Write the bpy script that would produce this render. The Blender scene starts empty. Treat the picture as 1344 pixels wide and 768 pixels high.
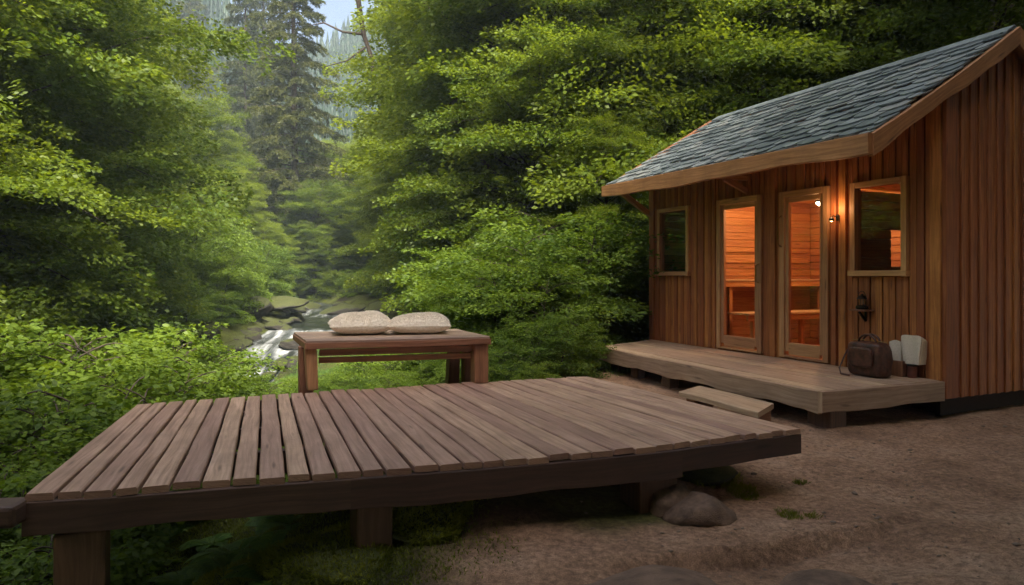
import bpy, math, random
import numpy as np
from math import radians, sin, cos, pi, sqrt
from mathutils import Vector, Matrix

sc = bpy.context.scene
col = sc.collection
random.seed(7)
RNG = np.random.default_rng(11)

# ------------------------------------------------------------------ camera
F, CX, HY = 903.0, 672.0, 360.0          # focal length, centre and horizon in photo pixels
CZ = 1.41                                # eye height above the sand
cam = bpy.data.cameras.new('camera')
cam.sensor_width = 36
cam.lens = F / 1344 * 36
cam.shift_y = -24 / 1344
cam.clip_end = 3000
cam.clip_start = 0.05
camo = bpy.data.objects.new('camera', cam)
camo.location = (0, 0, CZ)
camo.rotation_euler = (radians(90), 0, 0)
col.objects.link(camo)
sc.camera = camo

# ------------------------------------------------------------------ light
SUN_EL, SUN_AZ = radians(49), radians(163)   # azimuth from +Y towards +X
world = bpy.data.worlds.new('World')
sc.world = world
world.use_nodes = True
wn = world.node_tree
sky = wn.nodes.new('ShaderNodeTexSky')
sky.sky_type = 'NISHITA'
sky.sun_disc = False
sky.sun_elevation = SUN_EL
sky.sun_rotation = SUN_AZ
sky.dust_density = 7.0
sky.air_density = 0.55
sky.ozone_density = 0.2
bg = wn.nodes['Background']
bg.inputs['Strength'].default_value = 0.15
wn.links.new(sky.outputs['Color'], bg.inputs['Color'])
sun = bpy.data.lights.new('sun', 'SUN')
sun.energy = 5.0
sun.angle = radians(18)
sun.color = (1.0, 0.93, 0.80)
suno = bpy.data.objects.new('sun', sun)
d = Vector((sin(SUN_AZ) * cos(SUN_EL), cos(SUN_AZ) * cos(SUN_EL), sin(SUN_EL)))
suno.rotation_euler = d.to_track_quat('Z', 'Y').to_euler()
suno.location = (0, 0, 30)
col.objects.link(suno)
sc.view_settings.view_transform = 'Standard'
sc.view_settings.look = 'None'
sc.view_settings.gamma = 1
sc.view_settings.exposure = 1.52
sc.cycles.use_denoising = True
sc.cycles.max_bounces = 10
sc.cycles.diffuse_bounces = 6
sc.cycles.glossy_bounces = 2
sc.cycles.transmission_bounces = 6
sc.cycles.transparent_max_bounces = 8
sc.cycles.volume_bounces = 0
sc.cycles.caustics_reflective = False
sc.cycles.caustics_refractive = False
sc.cycles.use_adaptive_sampling = True
sc.cycles.adaptive_threshold = 0.02

# ------------------------------------------------------------------ helpers
def P(px, py, z):
    """the point at height z that is seen at photo pixel px, py"""
    dep = F * (CZ - z) / (py - HY)
    return Vector(((px - CX) / F * dep, dep, z))
def Q(px, dep, z=0.0):
    return Vector(((px - CX) / F * dep, dep, z))

def tag(o, label=None, cat=None, group=None, kind=None):
    if label: o['label'] = label
    if cat: o['category'] = cat
    if group: o['group'] = group
    if kind: o['kind'] = kind
    return o
def empty(name, loc, label=None, cat=None, group=None):
    o = bpy.data.objects.new(name, None)
    o.empty_display_size = 0.2
    col.objects.link(o)
    o.location = loc
    return tag(o, label, cat, group)
def wloc(o):
    v = Vector(o.location)
    while o.parent:
        o = o.parent
        v += Vector(o.location)
    return v
def copy_tree(o, parent=None):
    c = o.copy()
    col.objects.link(c)
    c.parent = parent
    for ch in o.children: copy_tree(ch, c)
    return c

def hash2(ix, iy, s):
    n = (ix.astype(np.int64) * 374761393 + iy.astype(np.int64) * 668265263 + s * 982451653) & 0x7fffffff
    n = ((n ^ (n >> 13)) * 1274126177) & 0x7fffffff
    return ((n ^ (n >> 16)) & 0xffff) / 65535.0
def vnoise(x, y, s=0):
    ix, iy = np.floor(x), np.floor(y)
    fx, fy = x - ix, y - iy
    fx, fy = fx * fx * (3 - 2 * fx), fy * fy * (3 - 2 * fy)
    a, b = hash2(ix, iy, s), hash2(ix + 1, iy, s)
    c, e = hash2(ix, iy + 1, s), hash2(ix + 1, iy + 1, s)
    return (a + (b - a) * fx) * (1 - fy) + (c + (e - c) * fx) * fy
def fbm(x, y, octv=4, s=0):
    r, amp, tot = 0, 1.0, 0
    for k in range(octv):
        r = r + amp * (vnoise(x, y, s + k) - .5); tot += amp
        x, y, amp = x * 2.03 + 17.1, y * 2.03 + 9.7, amp * .5
    return r / tot * 2
def sstep(a, b, x):
    t = np.clip((x - a) / (b - a), 0, 1)
    return t * t * (3 - 2 * t)

class MB:
    """collects boxes, tubes and sheets that become one mesh object"""
    def __init__(s): s.v, s.f, s.uv, s.var = [], [], [], []
    def face(s, idx, uvs, var):
        s.f.append(idx); s.uv.extend(uvs); s.var.append(var)
    def hexa(s, pts, var=None):
        """pts: 8 corners, bottom ring then top ring; uv runs along the longest edge"""
        b = len(s.v); s.v.extend([tuple(p) for p in pts])
        P8 = [Vector(p) for p in pts]
        e = [(P8[1] - P8[0]), (P8[3] - P8[0]), (P8[4] - P8[0])]
        if e[0].cross(e[1]).dot(e[2]) < 0: flip = True
        else: flip = False
        la = max(range(3), key=lambda i: e[i].length)
        ax = [x.normalized() if x.length else Vector((0, 0, 1)) for x in e]
        ou, ov = random.uniform(0, 50), random.uniform(0, 50)
        var = random.random() if var is None else var
        for q, nax in (((0, 3, 2, 1), 2), ((4, 5, 6, 7), 2), ((0, 1, 5, 4), 1), ((2, 3, 7, 6), 1), ((1, 2, 6, 5), 0), ((3, 0, 4, 7), 0)):
            if flip: q = q[::-1]
            others = [i for i in range(3) if i != nax]
            if la in others:
                ua = la; va = [i for i in others if i != la][0]
            else: ua, va = others
            uv = []
            for i in q:
                r = P8[i] - P8[0]
                uv.append((r.dot(ax[ua]) + ou, r.dot(ax[va]) + ov + nax * .37))
            s.face([b + i for i in q], uv, var)
    def box(s, c, size, M=None, var=None, jit=0):
        c = Vector(c)
        if M is None: M = (Vector((1, 0, 0)), Vector((0, 1, 0)), Vector((0, 0, 1)))
        a, b2, c2 = [Vector(m) * (size[i] / 2) for i, m in enumerate(M)]
        j = lambda: Vector((random.uniform(-jit, jit), random.uniform(-jit, jit), random.uniform(-jit, jit)))
        pts = [c - a - b2 - c2, c + a - b2 - c2, c + a + b2 - c2, c - a + b2 - c2, c - a - b2 + c2, c + a - b2 + c2, c + a + b2 + c2, c - a + b2 + c2]
        s.hexa([p + j() for p in pts], var)
    def beam(s, p0, p1, w, h, up=(0, 0, 1), var=None):
        p0, p1 = Vector(p0), Vector(p1)
        x = (p1 - p0).normalized(); y = Vector(up).cross(x).normalized(); z = x.cross(y)
        s.box((p0 + p1) / 2, ((p1 - p0).length, w, h), (x, y, z), var)
    def tube(s, pts, rad, seg=6, var=None, cap=True):
        pts = [Vector(p) for p in pts]; n = len(pts)
        var = random.random() if var is None else var
        base = len(s.v); L = 0; ls = []
        for i, p in enumerate(pts):
            if i: L += (p - pts[i - 1]).length
            ls.append(L)
            t = (pts[min(i + 1, n - 1)] - pts[max(i - 1, 0)])
            t = t.normalized() if t.length > 1e-9 else Vector((0, 0, 1))
            a = Vector((1, 0, 0)) if abs(t.x) < .8 else Vector((0, 1, 0))
            x = (a - t * a.dot(t)).normalized(); y = t.cross(x)
            r = rad[i] if hasattr(rad, '__len__') else rad
            for k in range(seg):
                an = 2 * pi * k / seg
                s.v.append(tuple(p + x * (cos(an) * r) + y * (sin(an) * r)))
        for i in range(n - 1):
            for k in range(seg):
                k2 = (k + 1) % seg
                a, b, c, e = base + i * seg + k, base + i * seg + k2, base + (i + 1) * seg + k2, base + (i + 1) * seg + k
                u0, u1 = k / seg * .3, (k + 1) / seg * .3
                s.face([a, b, c, e], [(ls[i], u0), (ls[i], u1), (ls[i + 1], u1), (ls[i + 1], u0)], var)
        if cap:
            s.face([base + k for k in range(seg)][::-1], [(0, 0)] * seg, var)
            s.face([base + (n - 1) * seg + k for k in range(seg)], [(0, 0)] * seg, var)
    def prism(s, poly, off, var=None):
        """poly: list of 3D points (planar), extruded by vector off"""
        n = len(poly); b = len(s.v); off = Vector(off)
        poly = [Vector(p) for p in poly]
        s.v.extend([tuple(p) for p in poly]); s.v.extend([tuple(p + off) for p in poly])
        var = random.random() if var is None else var
        ou, ov = random.uniform(0, 50), random.uniform(0, 50)
        x = (poly[1] - poly[0]).normalized(); z = off.normalized(); y = z.cross(x)
        f2 = lambda p: ((p - poly[0]).dot(x) + ou, (p - poly[0]).dot(y) + ov)
        s.face(list(range(b, b + n))[::-1], [f2(p) for p in poly][::-1], var)
        s.face(list(range(b + n, b + 2 * n)), [f2(p) for p in poly], var)
        for i in range(n):
            j = (i + 1) % n
            l = (poly[j] - poly[i]).length
            s.face([b + i, b + j, b + n + j, b + n + i], [(ou, ov), (ou + l, ov), (ou + l, ov + off.length), (ou, ov + off.length)], var)
    def grid(s, rows, var=None, uvs=None):
        """rows: list of equally long lists of points"""
        b = len(s.v); n = len(rows[0])
        var = random.random() if var is None else var
        for r in rows: s.v.extend([tuple(p) for p in r])
        for i in range(len(rows) - 1):
            for j in range(n - 1):
                q = [(i, j), (i, j + 1), (i + 1, j + 1), (i + 1, j)]
                s.face([b + a * n + c for a, c in q], [(uvs[a][c] if uvs else (a * .1, c * .1)) for a, c in q], var)
    def build(s, name, m, parent=None, bevel=0, smooth=False, seg=2):
        off = wloc(parent) if parent is not None else Vector((0, 0, 0))
        me = bpy.data.meshes.new(name)
        if parent is None and s.v:
            off = Vector(np.mean(np.array(s.v), axis=0)); off.z = min(p[2] for p in s.v)
        vv = [(p[0] - off.x, p[1] - off.y, p[2] - off.z) for p in s.v]
        me.from_pydata(vv, [], s.f)
        uvl = me.uv_layers.new(name='UVMap')
        uvl.data.foreach_set('uv', np.array(s.uv, dtype=np.float32).ravel())
        at = me.attributes.new('var', 'FLOAT', 'FACE')
        at.data.foreach_set('value', np.array(s.var, dtype=np.float32))
        if smooth: me.polygons.foreach_set('use_smooth', [True] * len(me.polygons))
        me.materials.append(m)
        me.update()
        o = bpy.data.objects.new(name, me)
        col.objects.link(o)
        if parent is not None: o.parent = parent
        else: o.location = off
        if bevel:
            md = o.modifiers.new('bevel', 'BEVEL'); md.width = bevel; md.segments = seg; md.limit_method = 'ANGLE'; md.angle_limit = radians(40)
        return o

def npmesh(name, V, Fq, m, attrs=None, smooth=False):
    """fast mesh from numpy arrays; Fq (n,k) faces"""
    me = bpy.data.meshes.new(name)
    n, k = Fq.shape
    me.vertices.add(len(V)); me.vertices.foreach_set('co', V.astype(np.float32).ravel())
    me.loops.add(n * k); me.loops.foreach_set('vertex_index', Fq.astype(np.int32).ravel())
    me.polygons.add(n)
    me.polygons.foreach_set('loop_start', np.arange(0, n * k, k, dtype=np.int32))
    if smooth: me.polygons.foreach_set('use_smooth', np.ones(n, dtype=bool))
    for nm, dom, arr in (attrs or []):
        at = me.attributes.new(nm, 'FLOAT', dom)
        at.data.foreach_set('value', arr.astype(np.float32))
    me.materials.append(m)
    me.update(calc_edges=True)
    return me
def link(name, me, parent=None, loc=(0, 0, 0)):
    o = bpy.data.objects.new(name, me)
    col.objects.link(o)
    o.location = loc
    if parent is not None: o.parent = parent
    return o

# ------------------------------------------------------------------ materials
def newmat(name):
    m = bpy.data.materials.new(name); m.use_nodes = True
    nt = m.node_tree; nt.nodes.clear()
    return m, nt
def N(nt, t, **kw):
    n = nt.nodes.new(t)
    for k, v in kw.items():
        if k.startswith('_'): setattr(n, k[1:], v)
        else:
            kk = k.replace('__', ' ')
            n.inputs[kk].default_value = v
    return n
def ramp(nt, stops, interp='LINEAR'):
    r = nt.nodes.new('ShaderNodeValToRGB'); cr = r.color_ramp; cr.interpolation = interp
    while len(cr.elements) < len(stops): cr.elements.new(.5)
    for e, (p, c) in zip(cr.elements, stops):
        e.position = p; e.color = (*c, 1) if len(c) == 3 else c
    return r
def mixc(nt, a, b, fac, mode='MIX'):
    n = nt.nodes.new('ShaderNodeMix'); n.data_type = 'RGBA'; n.blend_type = mode
    for sock, v in ((n.inputs[6], a), (n.inputs[7], b), (n.inputs[0], fac)):
        if hasattr(v, 'is_linked') or hasattr(v, 'links'): nt.links.new(v, sock)
        elif isinstance(v, (int, float)): sock.default_value = v
        else: sock.default_value = (*v, 1)
    return n.outputs[2]
def math_(nt, op, a, b=None, clamp=False):
    n = nt.nodes.new('ShaderNodeMath'); n.operation = op; n.use_clamp = clamp
    for i, v in enumerate((a, b)):
        if v is None: continue
        if isinstance(v, (int, float)): n.inputs[i].default_value = v
        else: nt.links.new(v, n.inputs[i])
    return n.outputs[0]

def wood(name, dark, mid, light, rough=.6, grain=1.0, stain=.35, knots=True, bump=.35, varamp=.5):
    """board wood: grain along UV u, one tone per board from the 'var' attribute"""
    m, nt = newmat(name); L = nt.links.new
    uv = N(nt, 'ShaderNodeUVMap'); at = N(nt, 'ShaderNodeAttribute', _attribute_name='var')
    mp = N(nt, 'ShaderNodeMapping'); mp.inputs['Scale'].default_value = (1.6, 38 * grain, 1)
    L(uv.outputs[0], mp.inputs[0])
    dist = N(nt, 'ShaderNodeTexNoise', Scale=1.3, Detail=2.0)
    mpd = N(nt, 'ShaderNodeMapping'); mpd.inputs['Scale'].default_value = (1.2, 5, 1); L(uv.outputs[0], mpd.inputs[0]); L(mpd.outputs[0], dist.inputs['Vector'])
    add = N(nt, 'ShaderNodeVectorMath', _operation='MULTIPLY_ADD')
    L(dist.outputs['Color'], add.inputs[0]); add.inputs[1].default_value = (0.2, 3.5, 0); L(mp.outputs[0], add.inputs[2])
    g = N(nt, 'ShaderNodeTexNoise', Scale=1.0, Detail=6.0, Roughness=.65); L(add.outputs[0], g.inputs['Vector'])
    r = ramp(nt, [(.28, dark), (.5, mid), (.72, light)]); L(g.outputs[0], r.inputs[0])
    c = r.outputs[0]
    v = math_(nt, 'MULTIPLY_ADD', at.outputs['Fac'], varamp); nt.nodes[-1].inputs[2].default_value = 1 - varamp / 2
    hsv = N(nt, 'ShaderNodeHueSaturation'); L(v, hsv.inputs['Value']); L(c, hsv.inputs['Color'])
    hh = math_(nt, 'MULTIPLY_ADD', at.outputs['Fac'], .02); nt.nodes[-1].inputs[2].default_value = .49
    L(hh, hsv.inputs['Hue'])
    c = hsv.outputs[0]
    st = N(nt, 'ShaderNodeTexNoise', Scale=2.2, Detail=5.0, Roughness=.7); L(uv.outputs[0], st.inputs['Vector'])
    sr = ramp(nt, [(.42, (0, 0, 0)), (.68, (1, 1, 1))]); L(st.outputs[0], sr.inputs[0])
    sf = math_(nt, 'MULTIPLY', sr.outputs[0], stain)
    c = mixc(nt, c, tuple(x * .45 for x in mid), sf)
    if knots:
        mk = N(nt, 'ShaderNodeMapping'); mk.inputs['Scale'].default_value = (1.6, 9, 1); L(uv.outputs[0], mk.inputs[0])
        vo = N(nt, 'ShaderNodeTexVoronoi', Scale=1.0); L(mk.outputs[0], vo.inputs['Vector'])
        kr = ramp(nt, [(.05, (1, 1, 1)), (.14, (0, 0, 0))]); L(vo.outputs['Distance'], kr.inputs[0])
        c = mixc(nt, c, tuple(x * .4 for x in dark), math_(nt, 'MULTIPLY', kr.outputs[0], .7))
    b = N(nt, 'ShaderNodeBsdfPrincipled'); L(c, b.inputs['Base Color'])
    rr = math_(nt, 'MULTIPLY_ADD', g.outputs[0], .35); nt.nodes[-1].inputs[2].default_value = rough - .15; L(rr, b.inputs['Roughness'])
    bp = N(nt, 'ShaderNodeBump', Strength=bump, Distance=.004); L(g.outputs[0], bp.inputs['Height']); L(bp.outputs[0], b.inputs['Normal'])
    o = N(nt, 'ShaderNodeOutputMaterial'); L(b.outputs[0], o.inputs[0])
    return m

def simple(name, c1, c2=None, rough=.5, scale=20, metal=0, bump=0, detail=4, spec=.5):
    m, nt = newmat(name); L = nt.links.new
    tc = N(nt, 'ShaderNodeTexCoord'); n = N(nt, 'ShaderNodeTexNoise', Scale=scale, Detail=float(detail), Roughness=.6); L(tc.outputs['Object'], n.inputs['Vector'])
    r = ramp(nt, [(.3, c1), (.7, c2 or tuple(x * .7 for x in c1))]); L(n.outputs[0], r.inputs[0])
    b = N(nt, 'ShaderNodeBsdfPrincipled', Roughness=rough, Metallic=metal); b.inputs['Specular IOR Level'].default_value = spec
    L(r.outputs[0], b.inputs['Base Color'])
    if bump:
        bp = N(nt, 'ShaderNodeBump', Strength=bump, Distance=.01); L(n.outputs[0], bp.inputs['Height']); L(bp.outputs[0], b.inputs['Normal'])
    o = N(nt, 'ShaderNodeOutputMaterial'); L(b.outputs[0], o.inputs[0])
    return m

def leafmat(name, c_dark, c_light, trans=.45, rough=.5):
    m, nt = newmat(name); L = nt.links.new
    at = N(nt, 'ShaderNodeAttribute', _attribute_name='tint')
    oi = N(nt, 'ShaderNodeObjectInfo')
    f = math_(nt, 'MULTIPLY_ADD', oi.outputs['Random'], .5); nt.nodes[-1].inputs[2].default_value = -.25
    f = math_(nt, 'ADD', at.outputs['Fac'], f, True)
    c = mixc(nt, c_dark, c_light, f)
    df = N(nt, 'ShaderNodeBsdfPrincipled', Roughness=rough); df.inputs['Specular IOR Level'].default_value = .3; L(c, df.inputs['Base Color'])
    tr = N(nt, 'ShaderNodeBsdfTranslucent')
    c2 = mixc(nt, c, (1.35, 1.25, .55), 1.0, 'MULTIPLY'); L(c2, tr.inputs['Color'])
    mx = N(nt, 'ShaderNodeMixShader'); mx.inputs[0].default_value = trans
    L(df.outputs[0], mx.inputs[1]); L(tr.outputs[0], mx.inputs[2])
    o = N(nt, 'ShaderNodeOutputMaterial'); L(mx.outputs[0], o.inputs[0])
    return m

M = {}
M['deck'] = wood('weathered_deck_wood', (.21, .118, .080), (.43, .265, .19), (.57, .39, .295), rough=.55, stain=.45, varamp=.4)
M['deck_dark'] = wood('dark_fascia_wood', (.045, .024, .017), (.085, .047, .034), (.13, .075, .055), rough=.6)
M['porch'] = wood('pale_porch_wood', (.24, .15, .09), (.42, .29, .19), (.58, .44, .31), rough=.55, varamp=.35)
M['bench'] = wood('bench_wood', (.14, .062, .032), (.30, .14, .075), (.42, .215, .12), rough=.5)
M['benchtop'] = wood('bench_top_wood', (.16, .10, .07), (.34, .23, .165), (.50, .36, .27), rough=.5)
M['clad'] = wood('brown_cladding', (.16, .046, .014), (.40, .140, .040), (.56, .235, .08), rough=.55, varamp=.55, stain=.4)
M['frame'] = wood('door_frame_wood', (.30, .14, .06), (.52, .28, .13), (.66, .40, .20), rough=.45, stain=.15)
M['beam'] = wood('roof_edge_beam', (.20, .08, .03), (.40, .18, .07), (.54, .27, .12), rough=.55, stain=.5)
M['cedar'] = wood('sauna_cedar', (.28, .10, .035), (.48, .20, .075), (.62, .30, .13), rough=.5, stain=.1)
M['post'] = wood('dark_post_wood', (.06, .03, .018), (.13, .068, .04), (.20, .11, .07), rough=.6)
M['aspen'] = wood('pale_seat_wood', (.42, .24, .12), (.62, .40, .22), (.72, .52, .32), rough=.45, stain=.05)
M['dark'] = simple('dark_backing', (.035, .02, .012), rough=.9)
M['bark'] = simple('bark', (.075, .055, .04), (.02, .015, .012), rough=.95, scale=9, bump=.8)
M['leaf'] = leafmat('broad_leaf', (.070, .120, .016), (.195, .255, .026), .55)
M['leaf_near'] = leafmat('young_leaf', (.065, .120, .018), (.18, .265, .030), .5)
M['needle'] = leafmat('conifer_needle', (.035, .050, .012), (.11, .12, .03), .3)
M['needle_far'] = leafmat('far_needle', (.010, .025, .016), (.03, .055, .028), .15)
M['fern'] = leafmat('fern_leaf', (.05, .12, .025), (.16, .26, .05), .4)
M['mossb'] = leafmat('moss_blade', (.11, .15, .015), (.28, .30, .03), .35)

# ------------------------------------------------------------------ terrain
SY = np.array([-20, 0, 5, 9, 13, 17, 20.8, 24, 28, 31, 36, 45, 60, 100, 200, 400.])
SX = np.array([-9.5, -9.2, -9.0, -8.6, -8.2, -7.6, -7.3, -6.8, -6.8, -8.4, -12.2, -17, -22, -36, -62, -120.])
ZY = np.array([-20, 8, 14, 18.2, 19.2, 20.0, 21.2, 22.2, 22.9, 29, 31, 40, 60, 100, 400.])
ZZ = np.array([-2.2, -1.9, -1.75, -1.55, -1.2, -1.10, -.75, -.62, -.42, -.38, -.15, .2, 1.5, 5, 30.])
SWY = np.array([-20, 15, 19, 23, 26, 30, 36, 60.])
SWW = np.array([1.3, 1.2, 1.15, 1.2, 2.3, 2.2, 1.6, 1.2])
def sx(y): return np.interp(y, SY, SX)
def sz(y): return np.interp(y, ZY, ZZ)
def sw(y): return np.interp(y, SWY, SWW)
def H(x, y):
    x = np.asarray(x, float); y = np.asarray(y, float)
    d_ = x - sx(y); w = sw(y); z0 = sz(y)
    left = np.maximum(-d_ - w, 0); right = np.maximum(d_ - w, 0)
    inch = np.maximum(1 - np.abs(d_) / w, 0)
    steep = sstep(10, 40, y)
    zl = z0 + .35 * sstep(0, .8, left) + left * (.16 + .34 * sstep(2, 9, left)) * 1.0
    zr = z0 + .3 * sstep(0, .8, right) + np.minimum(right, 5) * .12 + np.maximum(right - 4, 0) * (.10 + .28 * sstep(14, 26, y))
    z = np.where(d_ < 0, zl, zr) - .35 * sstep(0, .5, inch)
    # sandy platform round the cabin
    edge = -.4 + .25 * np.sin(y * 1.3) + .6 * sstep(6, 9, y)
    pm = sstep(-2.6, .7, x - edge) * (1 - sstep(11.5, 16, y)) 
    zp = .03 * fbm(x * .7, y * .7, 3, 3) + .02 * fbm(x * 3, y * 3, 3, 5)
    z = z * (1 - pm) + zp * pm
    z = z + (1 - pm) * (.16 * fbm(x * .8, y * .8, 4, 20) * sstep(.2, 2, np.abs(d_) - w + .5))
    # bank under the deck
    z = z + .22 * np.exp(-((x + .9) / .9) ** 2 - ((y - 4.9) / 1.0) ** 2)
    # footprints, small stones and hollows in the sand
    fine = np.exp(-np.maximum(y - 7, 0) / 3) * pm
    z = z + fine * (.028 * np.abs(fbm(x * 1.9 + 5, y * 2.6, 4, 40)) + .012 * fbm(x * 9, y * 11, 3, 44))
    # ledge of buried rock in front
    r1 = sstep(0, .05, (x - 1.05) * .35 + (y - 3.55) * -.95 + .08 * fbm(x * 2.5, y * 2.5, 3, 60))
    z = z - .10 * r1 * np.exp(-np.maximum(0, 3.5 - y) / .9) * sstep(.2, .9, x) * (1 - sstep(1.6, 2.6, x))
    return z
def Hs(x, y): return float(H(np.array([x]), np.array([y]))[0])

def axis(fine_a, fine_b, step, a, b, growth=1.12):
    out = list(np.arange(fine_a, fine_b, step))
    s_, p = step, out[-1]
    while p < b: s_ *= growth; p += s_; out.append(p)
    s_, p = step, fine_a; pre = []
    while p > a: s_ *= growth; p -= s_; pre.append(p)
    return np.array(pre[::-1] + out)
gx = axis(-8.5, 6.5, .045, -900, 900, 1.09)
gy = axis(2.2, 9.0, .04, -60, 1500, 1.06)
X, Y = np.meshgrid(gx, gy)
Z = H(X, Y)
# far hills continue the same sheet
def hills(X, Y):
    pxx = CX + X / np.maximum(Y, 1) * F
    hl = 50 * np.exp(-((X + 72) / 30) ** 2 - ((Y - 98) / 38) ** 2)           # dark left hill
    hr = 36 * np.exp(-((X + 20) / 62) ** 2 - ((Y - 165) / 45) ** 2)          # blue hill closing the valley
    hq = 22 * np.exp(-((X - 60) / 50) ** 2 - ((Y - 110) / 40) ** 2)
    return (hl + hr + hq) * sstep(45, 90, Y)
Z = np.where(Y > 45, np.minimum(Z, 30) + hills(X, Y) + 2.5 * fbm(X * .03, Y * .03, 3, 8) * sstep(60, 120, Y), Z)
Z = np.minimum(Z, 55)
ny, nx = X.shape
V = np.stack([X, Y, Z], -1).reshape(-1, 3)
I = np.arange(ny * nx).reshape(ny, nx)
Fq = np.stack([I[:-1, :-1], I[:-1, 1:], I[1:, 1:], I[1:, :-1]], -1).reshape(-1, 4)
edge = -.4 + .25 * np.sin(Y * 1.3) + .6 * sstep(6, 9, Y)
sandm = (1 - sstep(3.7, 4.0, Y + .2 * fbm(X * 2, Y * 2, 2, 76)) * (1 - sstep(.9, 1.25, X + .25 * fbm(X * 3, Y * 3, 2, 77)) * 1.0) * (1 - sstep(6.4, 7.4, Y)) * .85) * sstep(-.55, .25, X - edge - .45 + .35 * fbm(X * 2.2, Y * 2.2, 3, 70)) * (1 - sstep(9.2, 10.2, Y + .35 * fbm(X * 1.5, Y * 1.5, 3, 75) - np.clip(X - 3, 0, 2) * 1.5))  # under the deck the sand is coloured as dark soil to deepen the shade
m, nt = newmat('ground'); L = nt.links.new
at = N(nt, 'ShaderNodeAttribute', _attribute_name='sand')
tc = N(nt, 'ShaderNodeTexCoord')
n1 = N(nt, 'ShaderNodeTexNoise', Scale=1.4, Detail=8.0, Roughness=.65); L(tc.outputs['Object'], n1.inputs['Vector'])
n2 = N(nt, 'ShaderNodeTexNoise', Scale=26.0, Detail=6.0, Roughness=.7); L(tc.outputs['Object'], n2.inputs['Vector'])
n3 = N(nt, 'ShaderNodeTexNoise', Scale=160.0, Detail=3.0); L(tc.outputs['Object'], n3.inputs['Vector'])
sr_ = ramp(nt, [(.3, (.24, .135, .08)), (.52, (.42, .252, .155)), (.75, (.54, .365, .245))]); L(n1.outputs[0], sr_.inputs[0])
cs = mixc(nt, sr_.outputs[0], (.09, .06, .042), math_(nt, 'MULTIPLY', ramp(nt, [(.5, (0, 0, 0)), (.7, (1, 1, 1))]).outputs[0], .0))
rr2 = ramp(nt, [(.35, (.55, .55, .55)), (.65, (1.25, 1.25, 1.25))]); L(n2.outputs[0], rr2.inputs[0])
cs = mixc(nt, sr_.outputs[0], rr2.outputs[0], 1.0, 'MULTIPLY')
rr3 = ramp(nt, [(.35, (.7, .7, .7)), (.65, (1.15, 1.15, 1.15))]); L(n3.outputs[0], rr3.inputs[0])
cs = mixc(nt, cs, rr3.outputs[0], 1.0, 'MULTIPLY')
vo = N(nt, 'ShaderNodeTexVoronoi', Scale=11.0); L(tc.outputs['Object'], vo.inputs['Vector'])
vr = ramp(nt, [(.05, (1, 1, 1)), (.09, (0, 0, 0))]); L(vo.outputs['Distance'], vr.inputs[0])
cs = mixc(nt, cs, (.05, .035, .025), math_(nt, 'MULTIPLY', vr.outputs[0], .6))
gr_ = ramp(nt, [(.35, (.018, .014, .009)), (.5, (.05, .058, .012)), (.68, (.09, .11, .016))]); L(n1.outputs[0], gr_.inputs[0])
cg = mixc(nt, gr_.outputs[0], rr2.outputs[0], 1.0, 'MULTIPLY')
cc = mixc(nt, cg, cs, at.outputs['Fac'])
b = N(nt, 'ShaderNodeBsdfPrincipled', Roughness=.92); b.inputs['Specular IOR Level'].default_value = .25; L(cc, b.inputs['Base Color'])
hsum = math_(nt, 'ADD', math_(nt, 'MULTIPLY', n2.outputs[0], 1.0), math_(nt, 'MULTIPLY', n3.outputs[0], .25))
bp = N(nt, 'ShaderNodeBump', Strength=.8, Distance=.03); L(hsum, bp.inputs['Height']); L(bp.outputs[0], b.inputs['Normal'])
o = N(nt, 'ShaderNodeOutputMaterial'); L(b.outputs[0], o.inputs[0])
M['ground'] = m
me = npmesh('ground', V, Fq, m, [('sand', 'POINT', sandm.ravel())], smooth=True)
tag(link('ground', me), 'pale trodden sand by the cabin turning to dark mossy forest soil', 'ground', kind='structure')
def HH(x, y):
    z = Hs(x, y)
    if y > 45:
        X_, Y_ = np.array([x]), np.array([y])
        z = min(z, 30) + float((hills(X_, Y_) + 2.5 * fbm(X_ * .03, Y_ * .03, 3, 8) * sstep(60, 120, Y_))[0])
    return min(z, 55)

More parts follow.
